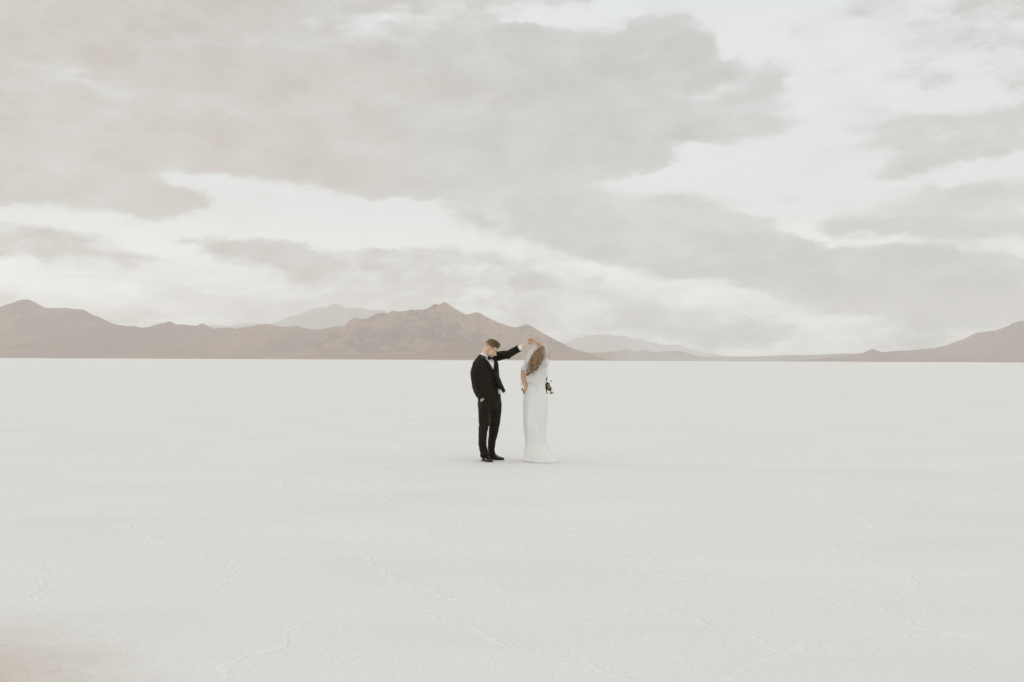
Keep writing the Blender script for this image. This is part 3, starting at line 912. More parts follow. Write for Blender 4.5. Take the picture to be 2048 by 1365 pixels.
# --- trousers
g = Geo()
torso(g, .006, .90, 1.045, 6)
g.tube([(*mb(0, 0, z_), (m_a(z_) + .006) * k_, (m_b(z_) + .006) * k_) for z_, k_ in ((.92, 1), (.88, .985), (.84, .93), (.81, .80), (.785, .55))], seg=36, rings=22, side=tuple(fS), round_caps=False)
for side_, a_, k_, e_ in ((-1, RH, RK, RA), (1, LH, LK, LA)):
    mid = tuple((np.array(a_) * .55 + np.array(k_) * .45))
    low = tuple((np.array(k_) * .5 + np.array(e_) * .5))
    if side_ < 0:
        g.tube([(*q(971, 795, -.05), .07), (*a_, .098), (*q(968.5, 828, -.10), .082), (*q(969, 843, -.12), .073), (*q(967, 864, -.13), .060), (*q(966, 884, -.07), .057), (*e_, .058), (e_[0] + .010, e_[1] - .012, .080, .060, .064)], seg=24, rings=44, round_caps=False)
    else:
        g.tube([(*q(988.5, 795, .06), .07), (*a_, .098), (*q(991.5, 826, .08), .086), (*q(990.3, 843, .07), .075), (*q(988, 863, .08), .065), (*q(984.6, 883, .14), .054), (*e_, .048), (e_[0] + .010, e_[1] - .004, .080, .052, .052)], seg=24, rings=44, round_caps=False)
g.ball(mb(0, 0, .84), (.12, .12, .07))
g.ball(q(961.8, 808, -.06), (.045, .07, .08))       # pushed out by the hand in the pocket
g.tube([(*q(966.8, 803.5, -.165), .040, .030), (*q(967.0, 808.5, -.155), .052, .048), (*q(967.8, 816, -.135), .054, .050), (*q(969, 828, -.09), .060, .055)], side=tuple(fF), seg=20)
g.ball(mb(0, -.005, .82), (.15, .115, .085), np.array([fS, fF, (0, 0, 1)]))
tV, tF = fuse(g, .0065, 4)
tN = normals(tV, tF)
tV = fold(tV, tN, .006, 6.0, (1, 1, .5), 11.0)
zz = tV[:, 2]
brk = np.sin(zz * 55 + vnoise(tV, 4.5, 3, 2.0) * 13) * np.clip((.34 - zz) / .3, 0, 1) * .0045
brk += np.sin(zz * 44 + vnoise(tV, 6, 3, 5.0) * 14) * np.exp(-((zz - .52) / .09) ** 2) * .0045
tV = tV + tN * brk[:, None]
# pressed crease down each front
child('trousers', from_arrays('trousers', tV, tF), m_suit, M_ROOT)

# --- socks
for a_ in (RA, LA):
    g = Geo(); g.tube([(a_[0] + .006, a_[1] - .004, .17, .037), (a_[0] + .006, a_[1] - .004, .11, .037), (a_[0] + .008, a_[1] - .006, .06, .040)], seg=16)
    child('sock', from_arrays('sock', g.V, g.F), m_vest, M_ROOT)
# --- shoes
def shoe(heel, toe, root):
    heel = np.array(heel); toe = np.array(toe)
    L = np.linalg.norm(toe[:2] - heel[:2]); d = np.array([*(toe[:2] - heel[:2]) / L, 0]); sd = np.array([-d[1], d[0], 0])
    def s(a, zz): return np.array([heel[0], heel[1], 0]) + d * a * L + np.array([0, 0, zz])
    g = Geo()
    g.tube([(*s(.03, .052), .026, .034), (*s(.10, .056), .033, .040), (*s(.22, .060), .036, .046), (*s(.42, .052), .040, .040), (*s(.65, .036), .046, .024), (*s(.85, .030), .040, .018), (*s(1.0, .026), .022, .012)], side=tuple(sd), seg=20, rings=26)
    g.tube([(*s(.045, .045), .024, .030), (*s(.055, .080), .024, .030), (*s(.07, .105), .022, .026)], side=tuple(sd), seg=14)
    g.tube([(*s(.12, .06), .034, .036), (*s(.20, .085), .038, .046), (*s(.18, .135), .034, .040)], side=tuple(sd), seg=16, rings=8)
    V, F = fuse(g, .0045, 3)
    up = from_arrays('shoe', V, F)
    o = child('shoe', up, m_shoe, root)
    g = Geo()
    outl = []
    for a, w_ in ((-.045, .016), (-.015, .027), (.15, .035), (.35, .033), (.55, .042), (.72, .049), (.88, .040), (.99, .022), (1.03, .008)):
        outl.append((a, w_))
    top = [s(a, 0) + sd * w_ for a, w_ in outl] + [s(a, 0) - sd * w_ for a, w_ in outl[::-1]]
    n = len(top)
    Vv = [tuple(t_ + np.array([0, 0, .002])) for t_ in top] + [tuple(t_ + np.array([0, 0, .017])) for t_ in top]
    F = [tuple(range(n))[::-1], tuple(range(n, 2 * n))] + [(i, (i + 1) % n, n + (i + 1) % n, n + i) for i in range(n)]
    sole = link('sole', from_arrays('sole', np.array(Vv) - np.array(root.location), F, False), m_sole, o)
    g = Geo()
    for i in range(4):
        a = .34 + i * .055
        g.tube([(*(s(a, .080 - i * .005) - sd * .018), .0022), (*(s(a, .086 - i * .006)), .0024), (*(s(a, .080 - i * .005) + sd * .018), .0022)], seg=6)
    lm = from_arrays('laces', np.array(g.V) - np.array(root.location), g.F)
    link('laces', lm, m_silk, o)
m_sole, k, b = new_mat('shoe_sole'); b.inputs['Base Color'].default_value = (.05, .032, .02, 1); b.inputs['Roughness'].default_value = .6
shoe((MX - .112, YP + .045, 0), (MX + .022, YP - .165, 0), M_ROOT)
shoe((MX - .040, YP + .215, 0), (MX + .190, YP + .150, 0), M_ROOT)

# ------------------------------------------------------------------ the woman
WX = (1068 - 1024) / FPX * YP
W_ROOT = empty('person', (WX, YP, 0))
tag(W_ROOT, 'woman seen from behind in white lace dress and sheer veil over long brown hair', 'person', 'couple dancing on the salt flat')
W0 = np.array([WX, YP, 0.0])
wF = np.array([-.17, .985, 0]); wS = np.array([-.985, -.17, 0])      # she faces away; her left is on the left of the picture
def w_axis(z): return np.interp(z, [.0, .5, .80, .92, 1.10, 1.25, 1.40], [.015, .01, .025, .025, .028, .030, .036])
def w_a(z): return np.interp(z, [.70, .84, .92, 1.02, 1.10, 1.20, 1.30, 1.36, 1.40, 1.43], [.168, .176, .168, .142, .124, .136, .156, .150, .10, .055])
def w_b(z): return np.interp(z, [.70, .84, .92, 1.02, 1.10, 1.20, 1.30, 1.36, 1.40, 1.43], [.125, .128, .118, .100, .090, .105, .108, .090, .07, .052])
def wb(s, f, z): return W0 + np.array([w_axis(z), 0, z]) + wS * s + wF * f
def w_back(s, z, off):
    a, b_ = w_a(z) + off, w_b(z) + off
    return wb(s, -b_ * math.sqrt(max(0, 1 - (s / a) ** 2)), z)
def w_local(P):
    D = (P - W0).copy(); z = D[:, 2].copy(); D[:, 0] -= w_axis(z)
    return D @ wS, D @ wF, z
def wtorso(g, off, z0, z1, n=9):
    g.tube([(*wb(0, 0, z), w_a(z) + off, w_b(z) + off) for z in np.linspace(z0, z1, n)], seg=32, rings=n * 4, side=tuple(wS), round_caps=False)

# head: bowed and leaning towards the raised arm, so that the back of the hair is seen
hy2, hp2, hr2 = R(-8), R(18), R(16)
_F = np.array([math.sin(hy2) * math.cos(hp2), math.cos(hy2) * math.cos(hp2), -math.sin(hp2)])
_L = np.array([-math.cos(hy2), math.sin(hy2), 0.0]); _U = np.cross(_F, _L)
_L2 = _L * math.cos(hr2) + _U * math.sin(hr2); _U2 = -_L * math.sin(hr2) + _U * math.cos(hr2)
WFR = np.array([_F, _L2, _U2])
WH = np.array(q(1078.5, 708.5, .02))
def wh(f, l, u): return WH + WFR[0] * f + WFR[1] * l + WFR[2] * u

uLS, uLE, uLW = q(1050, 737, .0), q(1047.3, 757, -.02), q(1052.0, 774, -.035)
uRS, uRE, uRW = q(1091.0, 727.5, .0), q(1092.3, 701.5, .07), q(1072.5, 684.5, -.085)
g = Geo()
head_solids(g, WH, WFR)
g.tube([(*wh(-.02, 0, .0), .045), (*wh(-.03, 0, -.06), .046, .048), (*wb(0, .01, 1.42), .047, .050), (*wb(0, 0, 1.37), .07, .06)], seg=18, side=tuple(wS), round_caps=False)
wtorso(g, -.010, .80, 1.40)
g.tube([(*wb(.06, 0, 1.36), .05), (*uLS, .043), (*q(1047.4, 748, -.01), .040), (*uLE, .036), (*q(1049.4, 766, -.03), .033), (*uLW, .024, .027)], seg=16, rings=40)
g.tube([(*wb(-.05, 0, 1.375), .055), (*q(1086, 721, .0), .050), (*uRS, .046), (*q(1093.8, 715, .04), .038), (*uRE, .035), (*q(1083.5, 690.8, -.01), .033), (*uRW, .024, .022)], seg=16, rings=40)
for s in (-1, 1):
    g.tube([(*wb(s * .075, 0, .84), .085), (*wb(s * .06, .01, .46), .055), (*wb(s * .06, 0, .10), .036), (*wb(s * .06, 0, .04), .034)], seg=14)
    g.tube([(*wb(s * .06, -.03, .03), .030), (*wb(s * .065, .06, .03), .034, .022), (*wb(s * .07, .16, .018), .036, .012)], side=tuple(wS))
# raised hand folded over his fingers
g.tube([(*uRW, .023, .019), (*q(1068.5, 680.2, -.115), .032, .016), (*q(1065, 678.5, -.125), .036, .014)], side=(0, 1, 0), seg=16)
chain(g, [q(1065.5, 678.0, -.160), q(1061.5, 676.8, -.168), q(1058, 678.2, -.166), q(1056.6, 680.6, -.158)], .0085, .0065)
chain(g, [q(1065.0, 677.6, -.138), q(1060.5, 677.2, -.146), q(1057.6, 680.0, -.146), q(1057.6, 682.6, -.140)], .0085, .0065)
chain(g, [q(1065.0, 678.8, -.116), q(1061.2, 678.8, -.122), q(1058.6, 681.6, -.122), q(1059.4, 684.4, -.116)], .0085, .0065)
chain(g, [q(1065.8, 680.2, -.098), q(1062.6, 681.0, -.102), q(1060.6, 683.4, -.100), q(1061.2, 685.4, -.096)], .0075, .006)
chain(g, [q(1069.5, 682.6, -.145), q(1066.8, 685.2, -.165), q(1063.6, 686.4, -.168), q(1060.6, 685.8, -.160)], .0095, .0070)
# lower hand at her side, closed on the stems of the flowers
g.tube([(*uLW, .022, .026), (*q(1051.6, 777.5, -.020), .016, .032), (*q(1050.6, 782, .005), .014, .038)], side=(1, 0, 0), seg=16)
for i in range(4):
    dz, dy_ = i * 1.9, i * .012
    chain(g, [q(1051.2, 779 + dz, .012 + dy_), q(1049.6, 780 + dz, .048 + dy_), q(1047.2, 780.5 + dz, .050 + dy_), q(1047.0, 780.2 + dz, .026 + dy_)], .0085, .0065)
chain(g, [q(1051.8, 777, -.01), q(1050.6, 777.5, .03), q(1048.6, 778.2, .05)], .009, .007)
bV, bF = fuse(g, .0040, 2)
m_tan = skin_mat('tanned_skin', (.66, .435, .28), (.60, .37, .225))
child('body', from_arrays('body', bV, bF), m_tan, W_ROOT)
# painted nails and a ring on the raised hand
m_nail, k, b = new_mat('red_nail'); b.inputs['Base Color'].default_value = (.34, .05, .03, 1); b.inputs['Roughness'].default_value = .25
g = Geo()
for c_ in (q(1056.3, 680.8, -.166), q(1057.2, 683.0, -.149), q(1059.2, 685.0, -.125), q(1060.9, 686.0, -.104)):
    g.ball(c_, (.0045, .005, .006), None, 8, 6)
child('nails', from_arrays('nails', g.V, g.F), m_nail, W_ROOT)

# --- dress -------------------------------------------------------
def lace_mat(name, skin, opacity):
    m, k, b = new_mat(name)
    co = objco(k)
    pc = k.vmath('ADD', co, k.vmath('MULTIPLY', k.vmath('SUBTRACT', k.noise(co, 22, 2, .5, color=True), (.5, .5, .5)), (.03, .03, .03)))
    vo = k.n('ShaderNodeTexVoronoi', feature='DISTANCE_TO_EDGE'); k.link(pc, vo.inputs['Vector']); vo.inputs['Scale'].default_value = 26
    vo2 = k.n('ShaderNodeTexVoronoi'); k.link(pc, vo2.inputs['Vector']); vo2.inputs['Scale'].default_value = 70
    line = k.maprange(vo.outputs['Distance'], .04, .10, 1, 0, smooth=True)
    dots = k.maprange(vo2.outputs['Distance'], .25, .45, 1, 0, smooth=True)
    blot = k.maprange(k.noise(co, 11, 3, .6), .45, .60, 0, 1, smooth=True)
    f = k.math('MAXIMUM', k.math('MAXIMUM', line, blot), k.math('MULTIPLY', dots, .7), clamp=True)
    f = k.math('MULTIPLY_ADD', f, 1 - opacity, opacity, clamp=True)
    k.link(k.mix(f, skin, (.84, .832, .815)), b.inputs['Base Color'])
    b.inputs['Roughness'].default_value = .8
    bump(k, b, f, .5, .003)
    return m, k, b, f
m_lace, _, _, _ = lace_mat('lace_over_skin', (.62, .51, .43), .60)
m_dress, k, b = new_mat('white_crepe')
co = objco(k)
k.link(k.mix(k.maprange(k.noise(k.vmath('MULTIPLY', co, (1, 1, .3)), 9, 4, .6), .3, .7), (.805, .797, .778), (.845, .838, .82)), b.inputs['Base Color'])
b.inputs['Roughness'].default_value = .75; b.inputs['Sheen Weight'].default_value = .15
thin_ = k.n('ShaderNodeBsdfTransparent'); mxs = k.n('ShaderNodeMixShader'); mxs.inputs[0].default_value = .02      # thin crepe, a little see-through
outn = [n_ for n_ in k.t.nodes if n_.type == 'OUTPUT_MATERIAL'][0]
k.link(b.outputs[0], mxs.inputs[1]); k.link(thin_.outputs[0], mxs.inputs[2]); k.link(mxs.outputs[0], outn.inputs[0])
bump(k, b, k.noise(co, 500, 2, .5), .15, .001)

g = Geo()
wtorso(g, .013, 1.05, 1.41)
g.tube([(*wb(.06, 0, 1.36), .058), (*uLS, .052), (*q(1048.8, 741, .01), .048)], seg=16, round_caps=False)
g.tube([(*wb(-.05, 0, 1.375), .062), (*q(1086.5, 722.5, .0), .055), (*uRS, .056), (*q(1093.6, 719, .02), .047)], seg=16, round_caps=False)
lV, lF = fuse(g, .005, 3)
def bod_keep(c):
    s, f, z = w_local(c)
    back_v = (f < 0) & (np.abs(s) < np.maximum(0, (z - 1.20) * .34)) & (z > 1.2)
    vhem = (z < 1.145 - .055 * (1 - np.clip(np.abs(s) / .11, 0, 1))) & (f < 0)
    return ~((z > 1.402) & (s > -.06)) & ~(z < 1.075) & ~vhem & ~((np.linalg.norm(c - np.array(q(1048.6, 742, .012)), axis=1) < .044)) & ~((np.linalg.norm(c - np.array(q(1093.8, 718, .022)), axis=1) < .043))
lV, lF = cut(lV, lF, bod_keep)
child('lace_bodice', sheet_mesh('lace_bodice', lV, lF, .003), m_lace, W_ROOT)

def skirt(name, extra, mat, seed, z_top, hem_r, train, lift=0.0, nphi=220, nz=70):
    V = []
    for i in range(nphi):
        ph = 2 * math.pi * i / nphi
        cs, sn = math.cos(ph), math.sin(ph)                 # cs: +x picture right, sn: away from camera
        for j in range(nz):
            t = j / (nz - 1)
            z = z_top * (1 - t)
            a = w_a(max(z, .80)) if z > .80 else np.interp(z, [0, .1, .25, .5, .80], [hem_r, hem_r * .90, hem_r * .80, .158, .176])
            bb = w_b(max(z, .80)) if z > .80 else np.interp(z, [0, .1, .25, .5, .80], [hem_r * .95, hem_r * .85, hem_r * .72, .135, .128])
            k_ = max(0, (.78 - z) / .78)
            # train swept back and to the right by the wind
            tr = max(0, math.cos(ph - R(-35))) ** 1.6 * train * max(0, (.55 - z) / .55) ** 2.4
            f1 = math.sin(ph * 9 + seed + 2.6 * k_ + 1.3 * math.sin(ph * 2 + seed)) * .5 + math.sin(ph * 17 + seed * 2 - 3.0 * k_) * .3 + math.sin(ph * 5 - 1.5 * k_ + seed) * .4
            fold_ = 1 + f1 * (.020 + .085 * k_)
            n = mnoise.noise((cs * 1.8 + seed, sn * 1.8, z * 1.6)) * .05 * k_
            rx, ry = (a + extra + tr) * (fold_ + n), (bb + extra + tr * .8) * (fold_ + n)
            c = W0 + np.array([w_axis(z) + .012 * k_, 0, 0])
            zz_ = z + .003 + lift
            V.append((c[0] + cs * rx, c[1] + sn * ry, zz_))
    F = []
    for i in range(nphi):
        for j in range(nz - 1):
            F.append((i * nz + j, i * nz + j + 1, ((i + 1) % nphi) * nz + j + 1, ((i + 1) % nphi) * nz + j))
    return sheet_mesh(name, np.array(V), F, .004)
child('skirt', skirt('skirt', .006, m_dress, .8, 1.19, .165, .18), m_dress, W_ROOT)
# satin buttons down the back of the bodice
g = Geo()
for i in range(11):
    z = 1.19 - i * .016
    g.ball(w_back(0, z, .018), .0045, None, 8, 6)
child('back_buttons', from_arrays('back_buttons', g.V, g.F), m_white, W_ROOT)

# --- hair: long waving locks blown down and to the left
m_whair = hair_mat('long_brown_hair', (.070, .042, .020), (.42, .26, .135), 55)
g = Geo()
hn_ = Geo(); head_solids(hn_, WH, WFR)
cv, cf = fuse(hn_, .006, 2)
cn = normals(cv, cf)
def cap_keep(c):
    D = c - WH; f, l, u = D @ WFR[0], D @ WFR[1], D @ WFR[2]
    return (u > -.045 + .9 * np.maximum(0, f + .0)) & (f < .075)
cv2, cf2 = cut(cv + cn * .010, cf, cap_keep)
g.add(cv2, cf2)
rnd = random.Random(11)
# guide curves for the mass: (left edge .. right edge), measured on the photograph
guidesA = [
    [q(1079, 697.5, -.03), q(1068, 708, -.12), q(1060, 720, -.17), q(1054.5, 729, -.19), q(1053.0, 735, -.19), q(1055.5, 741, -.19)],
    [q(1080, 697, -.04), q(1071, 708, -.14), q(1063, 720, -.19), q(1060, 731, -.20), q(1061.5, 741, -.20), q(1055, 747.5, -.26), q(1047.5, 749.8, -.27)],
    [q(1082, 697, -.05), q(1075, 708, -.16), q(1068, 720, -.21), q(1066, 732, -.22), q(1062, 743, -.21), q(1056.5, 749, -.27), q(1047.8, 750.4, -.27)],
    [q(1083.5, 697, -.05), q(1080, 708, -.16), q(1074, 720, -.21), q(1071, 732, -.22), q(1066, 742, -.21), q(1059, 748, -.26), q(1051, 751.4, -.27)],
    [q(1084.5, 698, -.04), q(1084.5, 708, -.14), q(1080, 720, -.19), q(1075.5, 731, -.20), q(1071, 739, -.20), q(1066, 744.5, -.19)],
    [q(1085.5, 699.5, -.03), q(1086.6, 709, -.12), q(1083, 719, -.17), q(1078, 728, -.18), q(1076.5, 735, -.18), q(1073, 740, -.18)],
]
G = [catmull(gd, 14) for gd in guidesA]
for i in range(330):
    u = rnd.random() * (len(G) - 1)
    a_ = int(u); fr = u - a_
    base_ = G[a_] * (1 - fr) + G[min(a_ + 1, len(G) - 1)] * fr
    n = int(14 * (.72 + .28 * rnd.random()))
    ph, am = rnd.random() * 6.28, rnd.uniform(.004, .016)
    depth = rnd.uniform(-.020, .045)
    pts = []
    for j in range(n):
        t_ = j / 13
        wob = np.array([math.sin(ph + t_ * 9), math.cos(ph * 1.3 + t_ * 7) * .6, math.cos(ph + t_ * 8) * .4]) * am * math.sin(math.pi * min(1, t_ * .9 + .05)) * 1.8
        spread = np.array([rnd.uniform(-1, 1) * .0015, depth * min(1, t_ * 3), 0])
        r_ = .0056 * (1 - .86 * t_ * t_) * rnd.uniform(.8, 1.2)
        pts.append((*(base_[j] + wob + spread), r_))
    g.tube(pts, seg=6, rings=26)
# loose curls
for crv in ([q(1058, 727, -.19), q(1054, 732, -.20), q(1054, 737, -.20), q(1057, 741.5, -.20), q(1060, 743, -.19)],
            [q(1057, 726, -.17), q(1052.8, 731, -.19), q(1053.6, 738, -.19), q(1056.5, 740.5, -.19)],
            [q(1075, 733, -.19), q(1074.8, 738, -.20), q(1071.5, 741.5, -.20), q(1070.8, 739, -.19)],
            [q(1066, 743, -.18), q(1067.8, 746.8, -.18), q(1066, 748, -.18)], 
            [q(1076, 728, -.18), q(1077.6, 733, -.19), q(1075.6, 737.5, -.19)],
            [q(1052, 749.5, -.18), q(1055, 751.2, -.18), q(1059, 749.5, -.19), q(1062, 745, -.2)]):
    for d_ in range(4):
        o_ = np.array([rnd.uniform(-.006, .006), rnd.uniform(-.01, .01), rnd.uniform(-.006, .006)])
        g.tube([(*(np.array(c_) + o_), .0036 if j_ < len(crv) - 1 else .001) for j_, c_ in enumerate(crv)], seg=5)
child('hair', from_arrays('hair', g.V, g.F), m_whair, W_ROOT)

# --- veil: sheer tulle from the crown, in two layers, with a lace hem at the waist
m_veil = bpy.data.materials.new('tulle'); m_veil.use_nodes = True
k = NT(m_veil.node_tree)
dif = k.n('ShaderNodeBsdfDiffuse'); dif.inputs[0].default_value = (.96, .95, .94, 1)
trl = k.n('ShaderNodeBsdfTranslucent'); trl.inputs[0].default_value = (.96, .95, .94, 1)
tr_ = k.n('ShaderNodeBsdfTransparent')
mx = k.n('ShaderNodeMixShader'); mx.inputs[0].default_value = .35
k.link(dif.outputs[0], mx.inputs[1]); k.link(trl.outputs[0], mx.inputs[2])
co = objco(k)
lw = k.n('ShaderNodeLayerWeight'); lw.inputs[0].default_value = .35
gath = k.maprange(k.noise(k.vmath('MULTIPLY', co, (1, 1, .25)), 34, 4, .6), .40, .72, .0, .10)
dens = k.n('ShaderNodeAttribute', attribute_name='gather')
vo = k.n('ShaderNodeTexVoronoi', feature='DISTANCE_TO_EDGE'); k.link(co, vo.inputs['Vector']); vo.inputs['Scale'].default_value = 30
hemd = k.n('ShaderNodeAttribute', attribute_name='hem')
lace_ = k.math('MULTIPLY', hemd.outputs['Fac'], k.maprange(vo.outputs['Distance'], .03, .14, .75, .08, smooth=True))
al = k.math('ADD', k.math('MULTIPLY_ADD', lw.outputs['Facing'], .22, .01), gath)
al = k.math('ADD', al, dens.outputs['Fac'])
al = k.math('MAXIMUM', k.math('MINIMUM', k.math('MAXIMUM', al, .04), .93), lace_)
mo = k.n('ShaderNodeMixShader'); k.link(al, mo.inputs[0]); k.link(tr_.outputs[0], mo.inputs[1]); k.link(mx.outputs[0], mo.inputs[2])
k.link(mo.outputs[0], k.n('ShaderNodeOutputMaterial').inputs[0])

def drape(cols, nu, nv, push, seed, amp, gather, layer_name):
    """cols: columns of points from crown to hem; gather: density of the folded net per column"""
    rows = len(cols[0])
    C = [catmull(c, nv) for c in cols]
    A = np.array(C)                                    # columns x nv x 3
    gu = np.linspace(0, len(cols) - 1, nu)
    out = []; gat = []; hem = []
    for i, u in enumerate(gu):
        pass
    B = np.array([catmull([tuple(A[c, j]) for c in range(len(cols))], nu) for j in range(nv)])   # nv x nu x 3
    for i in range(nu):
        u = i / (nu - 1) * (len(cols) - 1)
        for j in range(nv):
            t_ = j / (nv - 1)
            p_ = B[j, i].copy()
            w_ = (math.sin(u * 6.3 + seed + t_ * 1.5) + .6 * math.sin(u * 13.0 + seed * 2 + t_ * 2.5) + .4 * math.sin(u * 23 + seed)) * amp * (.15 + t_)
            p_[1] += -push + w_
            p_[0] += w_ * .35
            if j == nv - 1 or j == nv - 2: p_[2] += .010 * math.sin(u * 15)
            out.append(p_)
            gat.append(float(np.interp(u, range(len(gather)), gather)) * (1 - .40 * t_))
            hem.append(1.0 if t_ > .90 else max(0.0, (t_ - .80) / .10))
    me = from_arrays(layer_name, out, grid_faces(nu, nv))
    for nm, vals in (('gather', gat), ('hem', hem)):
        at = me.attributes.new(nm, 'FLOAT', 'POINT'); at.data.foreach_set('value', vals)
    return me
vcols = [
    [q(1078, 692.5, .06), q(1062, 699.5, .07), q(1052.5, 714, .05), q(1048.2, 731, -.02), q(1050, 745, -.07), q(1053, 756.5, -.10)],
    [q(1080, 691.2, .0), q(1066, 699, -.08), q(1057, 714, -.14), q(1054, 731, -.20), q(1056, 746, -.22), q(1060, 760, -.20)],
    [q(1083.5, 690.6, -.05), q(1074, 698.5, -.15), q(1068, 714, -.22), q(1066, 732, -.25), q(1067, 748, -.25), q(1069.5, 762.5, -.22)],
    [q(1088, 690.6, -.04), q(1083.5, 698, -.14), q(1081.5, 713, -.21), q(1080, 731, -.23), q(1081, 748, -.23), q(1082, 760.5, -.20)],
    [q(1091, 691.3, -.02), q(1092.6, 699.5, -.10), q(1092.5, 713, -.13), q(1092.5, 729, -.17), q(1093.5, 743, -.17), q(1090.5, 755, -.16)],
    [q(1092.5, 692, .03), q(1096.0, 702, .0), q(1095.2, 716, .01), q(1097.8, 730, -.04), q(1098.2, 742, -.06), q(1095, 752, -.07)],
]
vm = drape(vcols, 110, 60, .0, 1.0, .006, [.85, .75, -.10, -.16, .50, .75], 'veil')
veil = child('veil', vm, m_veil, W_ROOT)
# the blusher layer, gathered on the left of the hair
bcols = [
    [q(1078, 692.0, .05), q(1061, 700, .05), q(1051.5, 715, .02), q(1048, 729, -.04), q(1049.5, 738, -.08)],
    [q(1080, 691.0, .0), q(1064.5, 699.5, -.09), q(1055, 713, -.16), q(1051.5, 728, -.18), q(1053, 739, -.18)],
    [q(1083, 690.5, -.05), q(1069, 699.5, -.16), q(1059.5, 712.5, -.22), q(1054.5, 726, -.23), q(1055, 737, -.22)],
    [q(1085, 690.4, -.06), q(1073.5, 700.5, -.18), q(1064, 711, -.24), q(1057.5, 724, -.25), q(1056, 734, -.23)],
]
bm_ = drape(bcols, 60, 40, .01, 4.0, .004, [.6, .6, .52, .22], 'veil_layer')
link('veil_layer', bm_, m_veil, veil)
bm_.transform(Matrix.Translation(-W_ROOT.location))
# band of the veil at the crown
g = Geo()
g.tube([(*q(1074, 694, .02), .006), (*q(1081, 690.6, -.05), .008), (*q(1088, 690.4, -.05), .008), (*q(1093, 693, .01), .006)], seg=8)
child('hair_comb', from_arrays('hair_comb', g.V, g.F), m_white, W_ROOT)

# ------------------------------------------------------------------ the flowers in her lower hand
BQ = empty('bouquet', tuple(np.array(q(1060, 779, .18))))
tag(BQ, 'bouquet of grey green eucalyptus and white roses held in front of the white dress', 'bouquet')
def leaf_mat(name, a, b_):
    m, k, b = new_mat(name)
    k.link(k.mix(k.maprange(k.noise(objco(k), 30, 3, .6), .35, .65), a, b_), b.inputs['Base Color'])
    b.inputs['Roughness'].default_value = .6
    return m
m_leafd = leaf_mat('dark_leaf', (.038, .032, .014), (.080, .066, .034))
m_leafl = leaf_mat('sage_leaf', (.15, .125, .075), (.24, .20, .125))
m_leafo = leaf_mat('ochre_leaf', (.36, .25, .10), (.30, .20, .09))
m_stem = leaf_mat('stem', (.14, .11, .05), (.20, .15, .07))
m_rose = leaf_mat('white_petal', (.80, .78, .74), (.76, .73, .68))
m_bud = leaf_mat('rust_bud', (.22, .08, .035), (.30, .13, .06))
def leaf(c, d, n, L, W_, mat, name='leaf'):
    c, d, n = Vector(c), Vector(d).normalized(), Vector(n).normalized()
    s = d.cross(n).normalized(); n = s.cross(d)
    V = []; nl, nw = 9, 5
    for i in range(nl):
        t = i / (nl - 1)
        w_ = W_ * math.sin(math.pi * min(1, t * .92 + .04)) ** .75
        for j in range(nw):
            x = (j / (nw - 1) - .5) * 2
            V.append(c + d * (t * L) + s * (x * w_) + n * (-.25 * x * x * w_ + .10 * L * math.sin(t * 2.6) * .5))
    me = sheet_mesh(name, np.array([tuple(v) for v in V]), grid_faces(nl, nw), .0012)
    return child(name, me, mat, BQ)
rnd = random.Random(3)
def stem(pts, r=.0028):
    g = Geo(); g.tube([(*p_, r) for p_ in pts], seg=6)
    return child('stem', from_arrays('stem', g.V, g.F), m_stem, BQ)
hand = q(1048.8, 783, .035)
stem([q(1048.2, 790, -.0), hand, q(1055, 778, .20), q(1078, 772, .26), q(1093, 762, .24), q(1094.5, 755, .22)])
stem([q(1049.5, 790, .0), hand, q(1056, 780, .21), q(1080, 776, .27), q(1096, 778, .22), q(1106, 786, .20)])
stem([hand, q(1054, 780, .19), q(1078, 774, .26), q(1092, 772, .22), q(1095, 787, .20)])
stem([hand, q(1046, 778, .08), q(1044, 772, .12), q(1042, 766, .13)])
stem([hand, q(1046.5, 782, .08), q(1045.0, 781, .10)])
stem([hand, q(1056, 776, .21), q(1080, 770, .26), q(1096, 764, .22), q(1103, 761, .2)], .0018)
# roses, mostly behind her
for c_, r_ in ((q(1080, 772, .27), .036), (q(1070, 768, .30), .034), (q(1086.5, 781, .25), .034), (q(1066, 778, .27), .032), (q(1097.5, 768, .26), .026), (q(1101, 775.5, .25), .024), (q(1048.5, 768.5, .20), .022)):
    g = Geo()
    c_ = np.array(c_)
    for ring_, (n_p, rr_) in enumerate(((3, .35), (5, .65), (7, 1.0))):
        for a in range(n_p):
            ph = 2 * math.pi * (a + ring_ * .37) / n_p
            dr = np.array([math.cos(ph), -.45, math.sin(ph)])
            dr /= np.linalg.norm(dr)
            fr = np.array([np.cross(dr, (0, 1, 0)), dr * 0 + (0, 1, 0), dr]); fr[0] /= np.linalg.norm(fr[0]) + 1e-9; fr[1] = np.cross(fr[2], fr[0])
            g.ball(c_ + dr * r_ * rr_ * .6, (r_ * .42, r_ * .14, r_ * .40), fr, 10, 6)
    g.ball(c_, r_ * .45, None, 10, 6)
    child('rose', from_arrays('rose', g.V, g.F), m_rose, BQ)
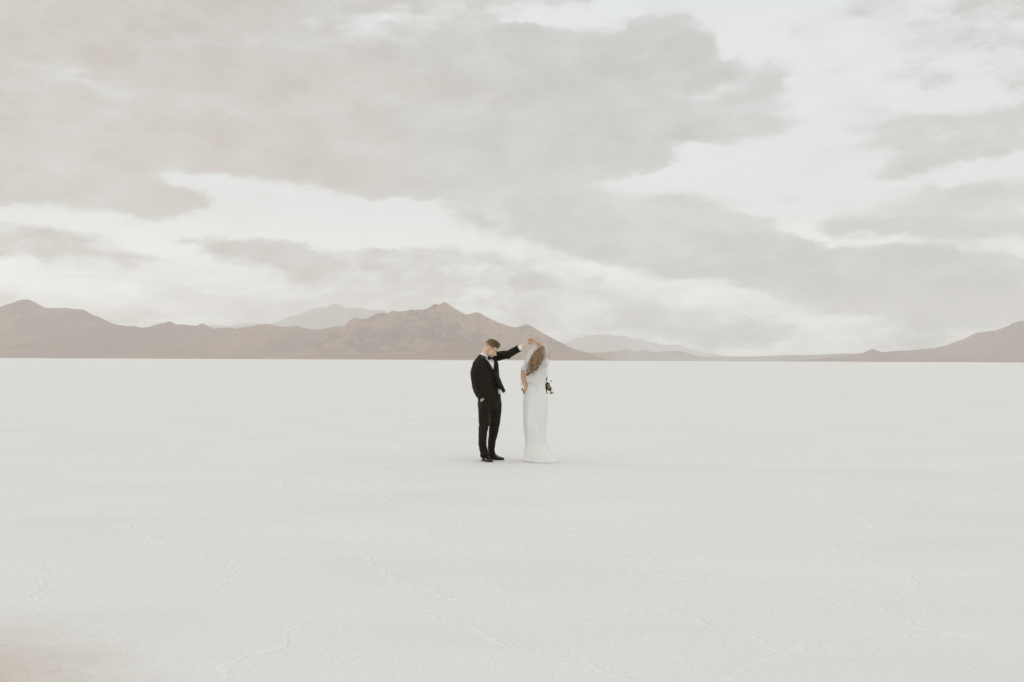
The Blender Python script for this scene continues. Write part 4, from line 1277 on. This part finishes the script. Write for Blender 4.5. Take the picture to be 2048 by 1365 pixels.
# the dark spray that shows beside her hip
spray = [((1091.5, 761.5, .215), (.15, -.2, .9), .050, .022, m_leafd), ((1094, 764, .21), (.2, -.3, -.8), .070, .026, m_leafd),
    ((1092, 767, .20), (.05, -.3, -1), .080, .026, m_leafd), ((1095, 768, .19), (.5, -.3, -.9), .085, .028, m_leafl), ((1092, 774, .20), (.1, -.3, -1), .060, .024, m_leafd),
    ((1097, 772, .185), (.75, -.2, -.65), .060, .020, m_leafl), ((1095.5, 779, .18), (.95, -.2, .05), .062, .023, m_leafd), ((1095, 777, .19), (.9, -.2, .0), .050, .020, m_leafl),
    ((1101, 783, .17), (.5, -.2, -.5), .046, .026, m_leafo), ((1092.6, 779.5, .19), (.12, -.2, -1), .064, .015, m_leafd), ((1093, 763, .205), (-.2, -.2, .9), .035, .014, m_leafl),
    ((1106.5, 784.5, .18), (.9, -.2, -.5), .026, .004, m_leafo), ((1096, 785.5, .19), (.6, 0, -.8), .022, .004, m_leafo), ((1091, 758.5, .21), (.35, -.2, .8), .022, .006, m_leafl),
    ((1043.2, 771.5, .12), (.15, -.2, -1), .0, .0, None), ((1044.4, 775.2, .10), (-.08, -.2, -1), .052, .0075, m_leafo), ((1042.6, 766.6, .12), (.1, -.2, -.9), .022, .006, m_leafl), ((1053, 777.5, .11), (-.2, -.2, -1), .026, .006, m_leafl),
    ((1046, 778.5, .11), (-.5, 0, -.8), .020, .005, m_leafo), ((1098, 775, .2), (.6, -.2, -.5), .04, .018, m_leafd), ((1090, 771, .22), (.2, -.2, -.9), .055, .024, m_leafd)]
for c_, d_, L_, W_, mt in spray:
    if mt is not None:
        leaf(q(*c_), d_, (rnd.uniform(-.3, .3), -1, rnd.uniform(-.2, .3)), L_, W_, mt)
for i in range(16):         # more greenery in front of her, hidden from here by the dress
    c_ = q(rnd.uniform(1064, 1090), rnd.uniform(764, 784), rnd.uniform(.24, .31))
    leaf(c_, (rnd.uniform(-.6, .8), rnd.uniform(0, .6), rnd.uniform(-.8, .6)), (0, 1, .2), .05, .018, m_leafd if i % 2 else m_leafl)
for c_ in (q(1094, 751.5, .20), q(1094.8, 753.5, .20), q(1102.5, 761.5, .19), q(1103.6, 762.6, .19)):
    g = Geo(); g.ball(c_, (.007, .007, .009), None, 8, 6)
    child('bud', from_arrays('bud', g.V, g.F), m_bud, BQ)
